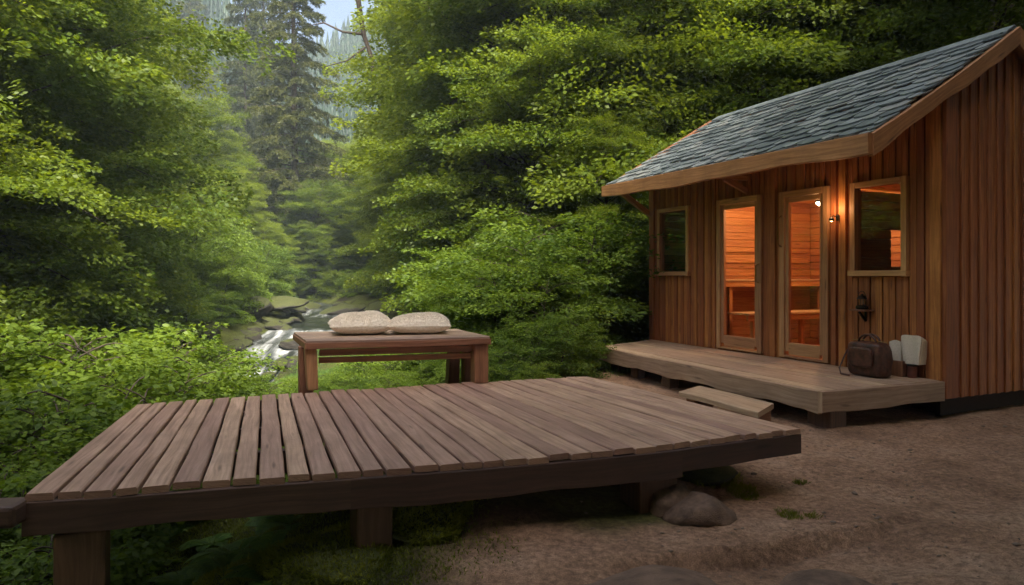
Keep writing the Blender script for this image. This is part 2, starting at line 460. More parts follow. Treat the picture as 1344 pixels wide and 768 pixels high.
# ------------------------------------------------------------------ stream
def stream():
    ys = np.arange(9, 62, .07)
    cs_ = np.linspace(-1, 1, 41)
    YY, CC = np.meshgrid(ys, cs_, indexing='ij')
    XX = sx(YY) + CC * (sw(YY) + .35)
    slope = np.clip(np.gradient(sz(ys), ys), 0, 1)[:, None]
    ZZ_ = sz(YY) + .03 * fbm(XX * 3, YY * 1.5, 3, 90) + slope * .35 * fbm(XX * 3.2, YY * 1.0, 3, 93) - .02 - .05 * slope * np.abs(CC)
    foam = np.clip(slope * 2.0 * (.25 + 1.9 * (fbm(XX * 6, YY * 1.2, 4, 95))), 0, 1)
    k = np.ones(9) / 9
    sl2 = np.convolve(slope[:, 0], np.ones(22) / 22, mode='same')[:, None]
    foam = np.clip(np.maximum(foam, sl2 * 1.5 * (fbm(XX * 3.5, YY * .9, 4, 97) + .35)), 0, 1)
    V = np.stack([XX, YY, ZZ_], -1).reshape(-1, 3)
    n0, n1_ = XX.shape
    I = np.arange(n0 * n1_).reshape(n0, n1_)
    Fq = np.stack([I[:-1, :-1], I[:-1, 1:], I[1:, 1:], I[1:, :-1]], -1).reshape(-1, 4)
    m, nt = newmat('stream_water'); L = nt.links.new
    tc = N(nt, 'ShaderNodeTexCoord'); mp = N(nt, 'ShaderNodeMapping'); mp.inputs['Scale'].default_value = (14, 3, 3); L(tc.outputs['Object'], mp.inputs[0])
    n = N(nt, 'ShaderNodeTexNoise', Scale=1.0, Detail=5.0, Roughness=.6); L(mp.outputs[0], n.inputs['Vector'])
    at = N(nt, 'ShaderNodeAttribute', _attribute_name='foam')
    f = math_(nt, 'MULTIPLY', at.outputs['Fac'], math_(nt, 'MULTIPLY_ADD', n.outputs[0], 2.2)); nt.nodes[-2].inputs[2].default_value = -.2
    f = math_(nt, 'MINIMUM', f, 1.0, True)
    w = N(nt, 'ShaderNodeBsdfPrincipled', Roughness=.08); w.inputs['Base Color'].default_value = (.012, .017, .013, 1)
    fo = N(nt, 'ShaderNodeBsdfPrincipled', Roughness=.5); fo.inputs['Base Color'].default_value = (.75, .78, .80, 1)
    bp = N(nt, 'ShaderNodeBump', Strength=.7, Distance=.05); L(n.outputs[0], bp.inputs['Height']); L(bp.outputs[0], w.inputs['Normal']); L(bp.outputs[0], fo.inputs['Normal'])
    mx = N(nt, 'ShaderNodeMixShader'); L(f, mx.inputs[0]); L(w.outputs[0], mx.inputs[1]); L(fo.outputs[0], mx.inputs[2])
    o = N(nt, 'ShaderNodeOutputMaterial'); L(mx.outputs[0], o.inputs[0])
    me = npmesh('stream_water', V, Fq, m, [('foam', 'POINT', foam.ravel())], smooth=True)
    tag(link('stream_water', me), 'dark forest stream breaking into a white cascade', 'stream', kind='structure')
stream()

# ------------------------------------------------------------------ rocks
def rockmat(name, c1, c2, moss):
    m, nt = newmat(name); L = nt.links.new
    tc = N(nt, 'ShaderNodeTexCoord'); n = N(nt, 'ShaderNodeTexNoise', Scale=3.5, Detail=8.0, Roughness=.65); L(tc.outputs['Object'], n.inputs['Vector'])
    r = ramp(nt, [(.3, c1), (.7, c2)]); L(n.outputs[0], r.inputs[0])
    g = N(nt, 'ShaderNodeNewGeometry'); sp = N(nt, 'ShaderNodeSeparateXYZ'); L(g.outputs['Normal'], sp.inputs[0])
    f = math_(nt, 'ADD', sp.outputs[2], math_(nt, 'MULTIPLY_ADD', n.outputs[0], 1.6)); nt.nodes[-2].inputs[2].default_value = -1.3 + moss
    fr = ramp(nt, [(.35, (0, 0, 0)), (.6, (1, 1, 1))]); L(f, fr.inputs[0])
    n2 = N(nt, 'ShaderNodeTexNoise', Scale=40.0, Detail=4.0); L(tc.outputs['Object'], n2.inputs['Vector'])
    mr = ramp(nt, [(.3, (.015, .020, .005)), (.7, (.075, .085, .012))]); L(n2.outputs[0], mr.inputs[0])
    c = mixc(nt, r.outputs[0], mr.outputs[0], fr.outputs[0])
    b = N(nt, 'ShaderNodeBsdfPrincipled', Roughness=.75); L(c, b.inputs['Base Color'])
    bp = N(nt, 'ShaderNodeBump', Strength=.7, Distance=.03); L(n2.outputs[0], bp.inputs['Height']); L(bp.outputs[0], b.inputs['Normal'])
    o = N(nt, 'ShaderNodeOutputMaterial'); L(b.outputs[0], o.inputs[0])
    return m
M['rock_wet'] = rockmat('mossy_wet_rock', (.016, .014, .011), (.05, .043, .034), .42)
M['rock_dry'] = rockmat('dry_brown_rock', (.10, .06, .04), (.30, .19, .125), -.5)
def rock_mesh(seed, m, flat=1.0, sub=4, rough=.28):
    import bmesh
    bm = bmesh.new(); bmesh.ops.create_icosphere(bm, subdivisions=sub, radius=1)
    rg = np.random.default_rng(seed)
    v = np.array([p.co for p in bm.verts])
    for k in range(9):                                   # planar cuts give facets
        nn = rg.normal(size=3); nn /= np.linalg.norm(nn); dd = rg.uniform(.55, .85)
        s_ = v @ nn; ex = np.maximum(s_ - dd, 0); v = v - np.outer(ex * .85, nn)
    a = v[:, 0] * 2 + v[:, 2] * 1.3 + seed; b_ = v[:, 1] * 2 + v[:, 2] * 1.7 - seed
    v = v * (1 + rough * .5 * fbm(a * .9, b_ * .9, 4, seed)[:, None] + .04 * fbm(a * 5, b_ * 5, 3, seed + 3)[:, None])
    v[:, 2] *= flat
    for p, q in zip(bm.verts, v): p.co = q
    me = bpy.data.meshes.new('rock'); bm.to_mesh(me); bm.free()
    me.polygons.foreach_set('use_smooth', [True] * len(me.polygons)); me.materials.append(m)
    return me
RK = [rock_mesh(s, M['rock_wet'], random.uniform(.6, .9)) for s in (3, 8, 15, 22)]
RD = [rock_mesh(s, M['rock_dry'], .75) for s in (31, 37)]
def rock(me, x, y, z, s, rz, label, group=None, name='boulder'):
    o = link(name, me, None, (x, y, z)); o.scale = s if hasattr(s, '__len__') else (s, s, s); o.rotation_euler = (random.uniform(-.2, .2), random.uniform(-.2, .2), rz)
    return tag(o, label, 'rock', group)
M['rock_moss'] = simple('moss_cushion', (.035, .045, .008), (.085, .10, .014), rough=.95, scale=26, bump=1.0)
RM = [rock_mesh(s, M['rock_moss'], .7) for s in (51, 57)]
for i, (x_, y_, s_, lb) in enumerate([(-.95, 3.62, (.44, .36, .15), 'yellow-green moss mound beside the middle deck post'), (-1.45, 3.75, (.42, .34, .11), 'low moss mound left of the one by the middle post'), (-.45, 3.85, (.36, .28, .10), 'moss mound in the shade right of the middle deck post'), (-2.0, 3.7, (.40, .30, .08), 'flat moss mound among ferns nearest the left deck post')]):
    rock(RM[i % 2], x_, y_, Hs(x_, y_) + .02, s_, i * 2.0, lb, None, 'moss_mound')['category'] = 'moss mound'
# (px, py, z of the spot, size, label)
srocks = [(262, 428, -.15, (.65, .6, .6), 'upright dark boulder at the left end of the stream bank'),
 (300, 425, -.25, (.65, .55, .35), 'low dark boulder just right of the upright bank boulder'),
 (322, 402, .3, (1.0, .8, .5), 'large mossy boulder above the far rapids'),
 (365, 395, .4, (1.1, .8, .4), 'broad boulder with yellow moss on top beyond the stream'),
 (290, 408, .15, (.8, .7, .45), 'mossy boulder half hidden under the left bank branches'),
 (405, 400, .0, (.9, .7, .35), 'low mossy boulder at the head of the pool'),
 (352, 418, -.25, (.9, .6, .3), 'flat mossy rock between pool and far rapids'),
 (300, 452, -.9, (.6, .6, .45), 'small wet rock at the left foot of the cascade'),
 (395, 447, -.65, (.8, .6, .35), 'wet rock splitting the cascade beside the bench'),
 (375, 430, -.45, (.75, .5, .22), 'flat wet rock at the lip of the cascade'),
 (335, 436, -.5, (.5, .4, .28), 'small dark rock at the left lip of the cascade'),
 (450, 405, -.1, (1.0, .8, .45), 'dark rock on the pool bank behind the left cushion'),
 (500, 402, .0, (.9, .7, .4), 'long dark rock on the pool bank above the cushions'),
 (350, 462, -1.0, (.45, .4, .25), 'rounded wet rock amid the white water'),
 (342, 448, -.8, (.35, .3, .22), 'little dark rock in the upper white water'),
 (366, 455, -.9, (.4, .35, .25), 'dark rock between the cascade threads'),
 (325, 475, -1.15, (.5, .4, .3), 'dark rock at the lower left of the white water'),
 (378, 484, -1.3, (.5, .4, .25), 'wet rock at the foot of the cascade near the bench leg')]
for i, (px, py, z, s, lb) in enumerate(srocks):
    p = P(px, py, z); rock(RK[i % 4], p.x, p.y, z - .1, s, random.uniform(0, 6), lb, 'boulders along the stream')
rg_ = random.Random(12)
for i in range(60):
    y_ = rg_.uniform(17.5, 33); e_ = rg_.choice((-1, 1)); x_ = float(sx(y_)) + e_ * (float(sw(y_)) * rg_.uniform(.55, 1.25) + .1)
    s_ = rg_.uniform(.14, .42); z_ = float(sz(y_)) + rg_.uniform(-.05, .12)
    rock(RK[i % 4], x_, y_, z_, (s_ * rg_.uniform(.9, 1.5), s_, s_ * rg_.uniform(.6, 1)), rg_.uniform(0, 6), 'small dark mossy stone at the edge of the stream', 'small stones edging the stream', 'stone')
p = P(918, 690, 0); rock(RD[0], 1.10, 4.02, .01, (.26, .20, .18), .5, 'brown rounded boulder beside the right deck post')
rock(RD[1], .92, 4.2, .04, (.24, .22, .17), 1.5, 'shorter brown boulder wedged behind the rounded one')
rock(RK[1], 1.30, 4.75, .0, (.22, .25, .15), 1.5, 'small pale rock at the grass patch under the deck corner')
rock(RD[1], 1.55, 2.95, -.09, (.42, .28, .13), 2.2, 'flat rock slab sunk in the sand at the bottom of the view', name='rock_slab')
rock(RD[0], .75, 3.25, -.13, (.75, .40, .18), .4, 'broad low rock slab in the shade before the deck', name='rock_slab')

# ------------------------------------------------------------------ cabin frame of reference
A = Vector((4.23, 6.75, 0))
U = Vector((-.4134, .9105, 0)).normalized()
Vv = Vector((U.y, -U.x, 0))
ZU = Vector((0, 0, 1))
def W(s, t, z): return A + U * s + Vv * t + ZU * z
AX = (U, Vv, ZU)
LEN, DEP, FL = 4.745, 2.36, .40
WB = .19
cabin = empty('sauna_cabin', A + Vector((0, 0, 0)), 'brown timber sauna cabin with slate roof and lit glass doors', 'cabin')

E0 = Vector((3.274, 6.316, CZ + 1.294)); E1 = Vector((1.48, 10.77, CZ + 1.383))
R0 = W(-.10, .98, CZ + 2.535); R1 = W(LEN - .12, 1.22, CZ + 2.60)
B0 = W(-.10, 3.2, CZ + 1.17); B1 = W(LEN + .1, 1.16 + 2.1, CZ + 1.36)
def roofz(s, t):
    """height of the roof's underside"""
    tr = .98 + .24 * s / LEN; zr = 3.945 + .065 * s / LEN; te = -1.05 + .21 * s / LEN; ze = 2.704 + .089 * s / LEN
    if t <= tr: return ze + (t - te) / (tr - te) * (zr - ze) - .135
    return zr - (t - tr) / (3.2 - tr) * (zr - 2.60) - .135

OPEN = [('door', 3.18, 2.336, FL - .015, 2.44), ('door', 2.03, 1.303, FL - .015, 2.43), ('window', 1.009, .340, 1.385, 2.42), ('window', 4.546, 3.786, 1.385, 2.43)]
def clad(mb, s0, s1, t, bw, th, zb, topf, openings=(), jit=.004, gap=.008, alt=0):
    cuts = sorted({s0, s1, *[x for o_ in openings for x in (o_[1], o_[2])]})
    k = 0
    for a, b_ in zip(cuts[:-1], cuts[1:]):
        n = max(1, round((b_ - a) / bw)); w = (b_ - a) / n
        for i in range(n):
            c = a + w * (i + .5); z1 = topf(c); k += 1
            segs = [(zb, z1)]
            for o_ in openings:
                if o_[2] < c < o_[1]:
                    segs = [(l, min(h, o_[3])) for l, h in segs if l < o_[3]] + [(max(l, o_[4]), h) for l, h in segs if h > o_[4]]
            tt = t + random.uniform(-jit, jit) - (alt if k % 2 else 0)
            vr = random.random()
            for l, h in segs:
                if h - l > .03: mb.box(W(c, tt, (l + h) / 2), (w - gap, th, h - l), AX, var=vr)
fw = MB(); clad(fw, 0, LEN, -.012, .076, .024, WB, lambda s_: roofz(s_, -.0) - .0, OPEN, alt=.010)
facade = fw.build('wall', M['clad'], cabin, bevel=.006)
bk = MB()
clad(bk, 0, LEN, .025, 5, .03, WB, lambda s_: roofz(s_, .0) - .01, OPEN, jit=0, gap=0); bk.build('wall_backing', M['dark'], cabin)
# near gable wall
def gable(s_, sgn, name):
    mb = MB(); n = 33; w = DEP / n
    for i in range(n):
        t = w * (i + .5); h = roofz(0 if sgn < 0 else LEN, t) - .02
        off = .012 + (.016 if i % 2 else 0) + random.uniform(-.002, .002)
        mb.box(W(s_ + sgn * off, t, (WB + h) / 2), (.024, w - (.012 if i % 2 else -.012), h - WB), AX)
    o = mb.build(name, M['clad'], cabin, bevel=.006)
    b2 = MB()
    for t0, t1 in ((.04, 1.0 if sgn < 0 else 1.22), (1.0 if sgn < 0 else 1.22, DEP)):
        a, b_ = s_ - sgn * .03, s_ - sgn * .005
        f = lambda t: roofz(0 if sgn < 0 else LEN, t) - .03
        b2.hexa([W(a, t0, WB), W(b_, t0, WB), W(b_, t1, WB), W(a, t1, WB), W(a, t0, f(t0)), W(b_, t0, f(t0)), W(b_, t1, f(t1)), W(a, t1, f(t1))])
    b2.build('wall_backing', M['dark'], cabin)
gable(-.0, -1, 'gable_wall'); gable(LEN, 1, 'gable_wall')
mb = MB(); clad(mb, 0, LEN, DEP + .02, .1, .03, WB, lambda s_: roofz(s_, DEP) - .02, jit=.002); mb.build('rear_wall', M['clad'], cabin)
# corner boards and posts on the facade
mb = MB()
for s_, w in ((.045, .11), (.62 + .50, .09), (2.18, .13), (1.24, .07), (3.25, .06), (LEN - .045, .09)):
    mb.box(W(s_, -.036, (WB + roofz(s_, 0)) / 2), (w, .045, roofz(s_, 0) - WB - .01), AX)
mb.box(W(-.035, .05, (WB + roofz(0, 0)) / 2), (.045, .17, roofz(0, 0) - WB - .01), AX)
mb.box(W(LEN + .045, .03, (WB + roofz(LEN, 0)) / 2), (.05, .12, roofz(LEN, 0) - WB - .01), AX)
mb.build('corner_board', M['clad'], cabin, bevel=.006)

# floor, plinth
mb = MB(); mb.box(W(LEN / 2, DEP / 2 + .02, .30), (LEN - .08, DEP - .08, .16), AX); mb.build('floor', M['cedar'], cabin)
for s_ in (.35, 2.3, 4.3):
    for t in (.35, 1.3, 2.1): mb = MB(); mb.box(W(s_, t, .05), (.28, .25, .34), AX); mb.build('footing', M['dark'], cabin)

mb = MB(); mb.box(W(.12, DEP / 2, .08), (.05, DEP - .2, .34), AX); mb.build('gap_shade', M['dark'], cabin)  # dark board standing in for the shade in the gap under the gable wall
# doors and windows
def glassmat():
    m, nt = newmat('pane_glass'); L = nt.links.new
    t = N(nt, 'ShaderNodeBsdfTransparent'); t.inputs[0].default_value = (.93, .92, .88, 1)
    g = N(nt, 'ShaderNodeBsdfGlossy', Roughness=.02); lw_ = N(nt, 'ShaderNodeLayerWeight', Blend=.5)
    p5 = math_(nt, 'POWER', lw_.outputs['Facing'], 4.5); fr = math_(nt, 'MULTIPLY_ADD', p5, .9); nt.nodes[-1].inputs[2].default_value = .07
    mx = N(nt, 'ShaderNodeMixShader'); L(fr, mx.inputs[0]); L(t.outputs[0], mx.inputs[1]); L(g.outputs[0], mx.inputs[2])
    o = N(nt, 'ShaderNodeOutputMaterial'); L(mx.outputs[0], o.inputs[0]); return m
M['glass'] = glassmat()
M['black_metal'] = simple('black_iron', (.02, .018, .016), (.05, .045, .04), rough=.45, metal=.8)
M['brass'] = simple('aged_brass', (.30, .17, .06), (.42, .26, .10), rough=.3, metal=1)
for k, (kind, sa, sb, zb, zt) in enumerate(OPEN):
    w, h, sc_, zc = sa - sb, zt - zb, (sa + sb) / 2, (zt + zb) / 2
    fwid = .075 if kind == 'door' else .062
    mb = MB()
    mb.box(W(sa - fwid / 2, -.02, zc), (fwid, .10, h), AX); mb.box(W(sb + fwid / 2, -.02, zc), (fwid, .10, h), AX)
    mb.box(W(sc_, -.022, zt - fwid / 2), (w - 2 * fwid - .001, .10, fwid), AX)
    if kind == 'window':
        mb.box(W(sc_, -.03, zb + .035), (w + .03, .13, .06), AX)
        root = mb.build('window', M['frame'], cabin, bevel=.005)
    else:
        mb.box(W(sc_, -.02, zb + .012), (w - 2 * fwid - .001, .09, .024), AX)
        root = mb.build('door', M['frame'], cabin, bevel=.005)
        # leaf of the door
        lf = MB(); g = fwid + .004; lw = .052
        lf.box(W(sa - g - lw / 2, -.028, zc), (lw, .045, h - 2 * fwid), AX); lf.box(W(sb + g + lw / 2, -.028, zc), (lw, .045, h - 2 * fwid), AX)
        lf.box(W(sc_, -.028, zt - fwid - .035), (w - 2 * g - 2 * lw, .045, .06), AX); lf.box(W(sc_, -.028, zb + .11), (w - 2 * g - 2 * lw, .045, .15), AX)
        lf.build('door_leaf', M['frame'], root, bevel=.004)
        hd = MB(); hs = sa - fwid / 2 if k == 1 else sb + fwid / 2
        pts = [W(hs, -.075, 1.75), W(hs, -.125, 1.78), W(hs, -.125, 2.1), W(hs, -.075, 2.13)] if k == 1 else [W(hs, -.075, 1.3), W(hs, -.12, 1.32), W(hs, -.12, 1.52), W(hs, -.075, 1.54)]
        hd.tube(pts, .010, 8); hd.build('handle', M['brass'], root, smooth=False)
    gp = MB(); gp.box(W(sc_, -.012, zc), (w - 2 * fwid, .006, h - 2 * fwid), AX); gp.build('pane', M['glass'], root)

# inside: cedar lining
mb = MB()
def lining(s0, s1, t0, t1, openings=None):
    z, hgt = .39, .11
    while z < 2.62:
        if s0 == s1: mb.box(W(s0, (t0 + t1) / 2, z + hgt / 2), (.02, t1 - t0, hgt - .008), AX)
        else: mb.box(W((s0 + s1) / 2, t0, z + hgt / 2), (s1 - s0, .02, hgt - .008), AX)
        z += hgt
lining(.06, LEN - .06, DEP - .05, 0); lining(.05, .05, .05, DEP - .07); lining(LEN - .05, LEN - .05, .05, DEP - .07)
mb.build('lining', M['cedar'], cabin, bevel=.004)
mb = MB(); z = .39                                     # partition with a small opening into the hot room
while z < 2.30:
    if 1.50 < z + .05 < 1.91:
        mb.box(W(1.17, .42, z + .055), (.05, .74, .102), AX); mb.box(W(1.17, 1.69, z + .055), (.05, 1.22, .102), AX)
    else: mb.box(W(1.17, DEP / 2, z + .055), (.05, DEP - .14, .102), AX)
    z += .11
for a_, b_, c_, d_ in ((.07, .79, .39, 2.3), (1.07, 2.30, .39, 2.3), (.79, 1.07, .39, 1.50), (.79, 1.07, 1.94, 2.3)): mb.box(W(1.17, (a_ + b_) / 2, (c_ + d_) / 2), (.02, b_ - a_, d_ - c_), AX)
mb.build('partition', M['clad'], cabin, bevel=.004)
mb = MB(); mb.box(W(3.72, DEP / 2, 1.52), (.04, DEP - .14, 2.25), AX); z = .39  # partition added to keep the room behind the left window dark
while z < 2.6: mb.box(W(3.69, DEP / 2, z + .055), (.02, DEP - .15, .102), AX); z += .11
mb.build('partition', M['cedar'], cabin, bevel=.004)
mb = MB()
for i in range(20):
    t = .06 + (DEP - .12) / 20 * (i + .5); mb.box(W(LEN / 2, t, 2.66), (LEN - .1, (DEP - .12) / 20 - .006, .02), AX)
mb.build('ceiling', M['cedar'], cabin)
mb = MB()
for s_ in (.5, .85, 1.35, 2.0, 2.8, 3.6, 4.3): mb.box(W(s_, DEP / 2, 2.59), (.07, DEP - .14, .11), AX)
mb.build('rafter', M['cedar'], cabin, bevel=.006)

# roof -------------------------------------------------
thk = .05
rt = MB()
def slab(a, b_, c, d_, off, th, mb_, var=None):
    n = (b_ - a).cross(d_ - a).normalized()
    if n.z < 0: n = -n
    q = [a, b_, c, d_]
    mb_.hexa([p + n * off for p in q] + [p + n * (off + th) for p in q], var)
roofo = None
slab(E0, E1, R1, R0, -.10, .06, rt, .3); slab(R0, R1, B1, B0, -.10, .06, rt, .3)
roof = rt.build('roof', M['beam'], cabin)
# slates
m, nt = newmat('blue_grey_slate'); L = nt.links.new
at = N(nt, 'ShaderNodeAttribute', _attribute_name='var'); tc = N(nt, 'ShaderNodeTexCoord')
n = N(nt, 'ShaderNodeTexNoise', Scale=9.0, Detail=7.0, Roughness=.7); L(tc.outputs['Object'], n.inputs['Vector'])
c1 = ramp(nt, [(0, (.10, .125, .14)), (.4, (.19, .225, .24)), (.7, (.27, .31, .325)), (1, (.33, .34, .33))]); L(at.outputs['Fac'], c1.inputs[0])
rr = ramp(nt, [(.3, (.55, .55, .55)), (.7, (1.2, 1.2, 1.2))]); L(n.outputs[0], rr.inputs[0])
c = mixc(nt, c1.outputs[0], rr.outputs[0], 1.0, 'MULTIPLY')
b = N(nt, 'ShaderNodeBsdfPrincipled', Roughness=.42); L(c, b.inputs['Base Color'])
bp = N(nt, 'ShaderNodeBump', Strength=.6, Distance=.008); L(n.outputs[0], bp.inputs['Height']); L(bp.outputs[0], b.inputs['Normal'])
o = N(nt, 'ShaderNodeOutputMaterial'); L(b.outputs[0], o.inputs[0]); M['slate'] = m
def slates(a, b_, c, d_, name):
    """a,b_ eave corners; d_,c ridge corners"""
    mb_ = MB(); nrm = (b_ - a).cross(d_ - a).normalized()
    if nrm.z < 0: nrm = -nrm
    pt = lambda u_, v_: (a * (1 - u_) + b_ * u_) * (1 - v_) + (d_ * (1 - u_) + c * u_) * v_
    LU, LV = (b_ - a).length, (d_ - a).length
    nr = 14; rv = 1 / nr
    for r in range(-1, nr):
        u_ = -.5 * (r % 2) * .04 - random.uniform(0, .02)
        while u_ < 1:
            w = random.uniform(.17, .34) / LU
            ua, ub = max(u_ + .0017, -.004), min(u_ + w - .0017, 1.004)
            if ub - ua > .25 * w:
                v0 = (r + .15 + random.uniform(-.24, .20)) * rv; v1 = min((r + 1.55) * rv, 1.0)
                if r == -1: v0, v1 = -.012, .5 * rv
                wu = ub - ua; j = lambda k_: random.uniform(-k_, k_)
                # rounded ragged lower edge
                low = [(ua, v0 + rv * (.38 + j(.16))), (ua + wu * .18, v0 + rv * (.12 + j(.09))), (ua + wu * (.5 + j(.12)), v0 - rv * (.06 + j(.08))), (ua + wu * .84, v0 + rv * (.10 + j(.09))), (ub, v0 + rv * (.36 + j(.16)))]
                poly = low + [(ub, v1), (ua, v1)]
                if v1 > v0:
                    lift = .020 + random.uniform(0, .015)
                    P3 = []
                    for (x_, y_) in poly:
                        vv_ = (y_ - v0) / max(v1 - v0, 1e-4)
                        P3.append(pt(x_, max(y_, -.015)) + nrm * (-.032 + lift * (1 - vv_) + .012))
                    mb_.prism(P3, nrm * random.uniform(.012, .020))
            u_ += w
    return mb_.build(name, M['slate'], roof)
slates(E0, E1, R1, R0, 'slates'); slates(B0, B1, R1, R0, 'slates')
# eave and rake boards
def board(mb_, a, b_, wid, th, drop, outward):
    x = (b_ - a).normalized(); n = Vector(outward).normalized(); z = x.cross(n).normalized()
    if z.z < 0: z = -z
    mb_.box((a + b_) / 2 - z * drop + n * (th / 2), ((b_ - a).length, th, wid), (x, n, z))
def bowed(a, b_, n, wid, th, out, sag, name):
    """edge beam cut from one plank with a slightly wavy lower edge"""
    mb_ = MB(); out = Vector(out).normalized(); ou = random.uniform(0, 9)
    rows = []
    for i in range(n + 1):
        f = i / n; p = a.lerp(b_, f); z = ZU
        wv = .012 * sin(f * 9 + ou) + .008 * sin(f * 23)
        lo = p - z * (wid + wv); hi = p - z * (0 + sag * sin(pi * f))
        rows.append([lo, lo + out * th, hi + out * th, hi, lo])
    l = (b_ - a).length
    uvs = [[(l * i / n + ou, v_) for v_ in (0, th, th + wid, wid + 2 * th, 2 * wid + 2 * th)] for i in range(n + 1)]
    mb_.grid(rows, uvs=uvs)
    for r in (rows[0], rows[-1]):
        b0 = len(mb_.v); mb_.v.extend([tuple(p) for p in r[:4]]); mb_.face([b0, b0 + 1, b0 + 2, b0 + 3], [(0, 0), (0, th), (wid, th), (wid, 0)], .5)
    return mb_.build(name, M['beam'], roof, bevel=.008)
ud = Vector((0, 0, -.005))
bowed(E0 - U * .04 + ud, E1 + U * .05 + ud, 24, .185, .06, -Vv, 0, 'eave_board')
bowed(E0 + ud + Vector((0, 0, .0)), R0 + ud, 16, .20, .055, -U, .03, 'rake_board')
bowed(E1 + ud, R1 + U * .15 + ud, 12, .15, .055, U, 0, 'rake_board')
bowed(R0 + ud, B0 + ud, 12, .20, .055, -U, 0, 'rake_board')
mb = MB(); 
for i in range(12):
    a = R0.lerp(R1, i / 12); b_ = R0.lerp(R1, (i + .98) / 12)
    for sg in (-1, 1):
        t = Vv * sg; dn = Vector((0, 0, -.085))
        q = [a + ZU * .03, b_ + ZU * .03, b_ + ZU * .03 + t * .14 + dn, a + ZU * .03 + t * .14 + dn]
        mb.hexa([p - ZU * .014 for p in q] + q, .35 + random.random() * .3)
mb.build('ridge_cap', M['slate'], roof)
# bracket, brace
mb = MB(); mb.beam(W(LEN + .03, -.02, 2.36), W(LEN + .03, -.62, 2.72), .07, .08); mb.build('brace', M['beam'], cabin, bevel=.006)
mb = MB(); mb.beam(W(2.62, -.02, 2.50), W(2.62, -.42, 2.66), .05, .07); mb.beam(W(2.62, -.03, 2.68), W(2.62, -.5, 2.68), .05, .06); mb.build('bracket', M['beam'], cabin, bevel=.006)

# porch -------------------------------------------------
PZ = .37
pc = [P(1079, 513, PZ), P(790, 455, PZ), W(LEN - .05, -.045, PZ), W(.0, -.045, PZ)]   # near front, far front, far wall, near wall
porch = empty('porch', (pc[0] + pc[1] + pc[2] + pc[3]) / 4 * 1.0, 'pale plank porch platform running along the cabin front', 'porch')
porch.location.z = 0
mb = MB(); NB = 9
bord = lambda f, g: (pc[0].lerp(pc[3], g)).lerp(pc[1].lerp(pc[2], g), f)
def plank(mb_, a0, a1, b0, b1, z, th, n=14, wob=.004, gap=.004, curl=.003, var=None, endj=0):
    """a plank between long edges a0-a1 and b0-b1, wavy edges, closed"""
    s1, s2 = random.uniform(0, 99), random.uniform(0, 99)
    rows, uvs = [], []
    side = ((b0 - a0) + (b1 - a1)).normalized(); L_ = ((a1 - a0).length + (b1 - b0).length) / 2; wd = ((b0 - a0).length + (b1 - a1).length) / 2
    ou, ov = random.uniform(0, 60), random.uniform(0, 60)
    dz = random.uniform(-.0025, .0025)
    for i in range(n + 1):
        f = i / n
        p = a0.lerp(a1, f) + side * (gap + wob * (sin(s1 + f * 7) + .6 * sin(s2 + f * 19)) * .5)
        q = b0.lerp(b1, f) - side * (gap + wob * (sin(s2 + f * 6) + .6 * sin(s1 * 2 + f * 17)) * .5)
        zz = z + dz + curl * sin(s1 + f * 5)
        P_, Q_ = Vector((p.x, p.y, zz)), Vector((q.x, q.y, zz + curl * .6 * sin(s2 + f * 4)))
        dn = Vector((0, 0, -th)); e = .006
        rows.append([P_ + dn, P_ + Vector((0, 0, -e)), P_ + side * e, Q_ - side * e, Q_ + Vector((0, 0, -e)), Q_ + dn, P_ + dn])
        u_ = ou + f * L_
        uvs.append([(u_, ov + v_) for v_ in (0, th, th + .005, th + wd, th + wd + .01, 2 * th + wd, 2 * th + 2 * wd)])
    var = random.random() if var is None else var
    mb_.grid(rows, var, uvs)
    for r, fl in ((rows[0], 1), (rows[-1], -1)):
        b_ = len(mb_.v); mb_.v.extend([tuple(p) for p in r[:6]])
        mb_.face([b_ + k for k in range(6)][::fl], [(ou + .02 * k, ov + .1 * (k % 3)) for k in range(6)], var * .8)
cuts = [0]
for i in range(NB): cuts.append(cuts[-1] + random.uniform(.75, 1.3))
cuts = [c_ / cuts[-1] for c_ in cuts]
for i in range(NB):
    g0, g1 = cuts[i], cuts[i + 1]
    plank(mb, bord(0, g0), bord(1, g0), bord(0, g1), bord(1, g1), PZ, .045, 18)
mb.build('planks', M['porch'], porch)
def fascia(mb_, pts, z0, z1, th, out, wav=.006, n=10, var=None, inset=0):
    """board standing under a polyline, outer face towards 'out'"""
    out = Vector(out).normalized(); rows, uvs = [], []; acc = 0; ou = random.uniform(0, 30); s1 = random.uniform(0, 9)
    dens = []
    for a, b_ in zip(pts[:-1], pts[1:]):
        for i in range(n): dens.append(a.lerp(b_, i / n))
    dens.append(pts[-1])
    for i, p in enumerate(dens):
        if i: acc += (p - dens[i - 1]).length
        w1, w2 = wav * sin(s1 + acc * 3.1), wav * (sin(s1 * 2 + acc * 5.3) + .5 * sin(acc * 13))
        o_ = out * (wav * .4 * sin(acc * 4 + s1))
        bl = lambda d_, z: Vector((p.x, p.y, z)) + out * d_
        rows.append([bl(0, z0 + w2), bl(th, z0 + w2) + o_, bl(th, z1 + w1 * .4) + o_, bl(0, z1 + w1 * .4), bl(0, z0 + w2)])
        h = z1 - z0; uvs.append([(ou + acc, v_) for v_ in (0, th, th + h, 2 * th + h, 2 * th + 2 * h)])
    mb_.grid(rows, var, uvs)
    for r in (rows[0], rows[-1]):
        b0 = len(mb_.v); mb_.v.extend([tuple(p) for p in r[:4]]); mb_.face([b0, b0 + 1, b0 + 2, b0 + 3], [(0, 0), (0, th), (.2, th), (.2, 0)], .5)
mb = MB(); fascia(mb, [bord(0, 0), bord(1, 0)], PZ - .195, PZ - .002, .05, -Vv, .012, 24)
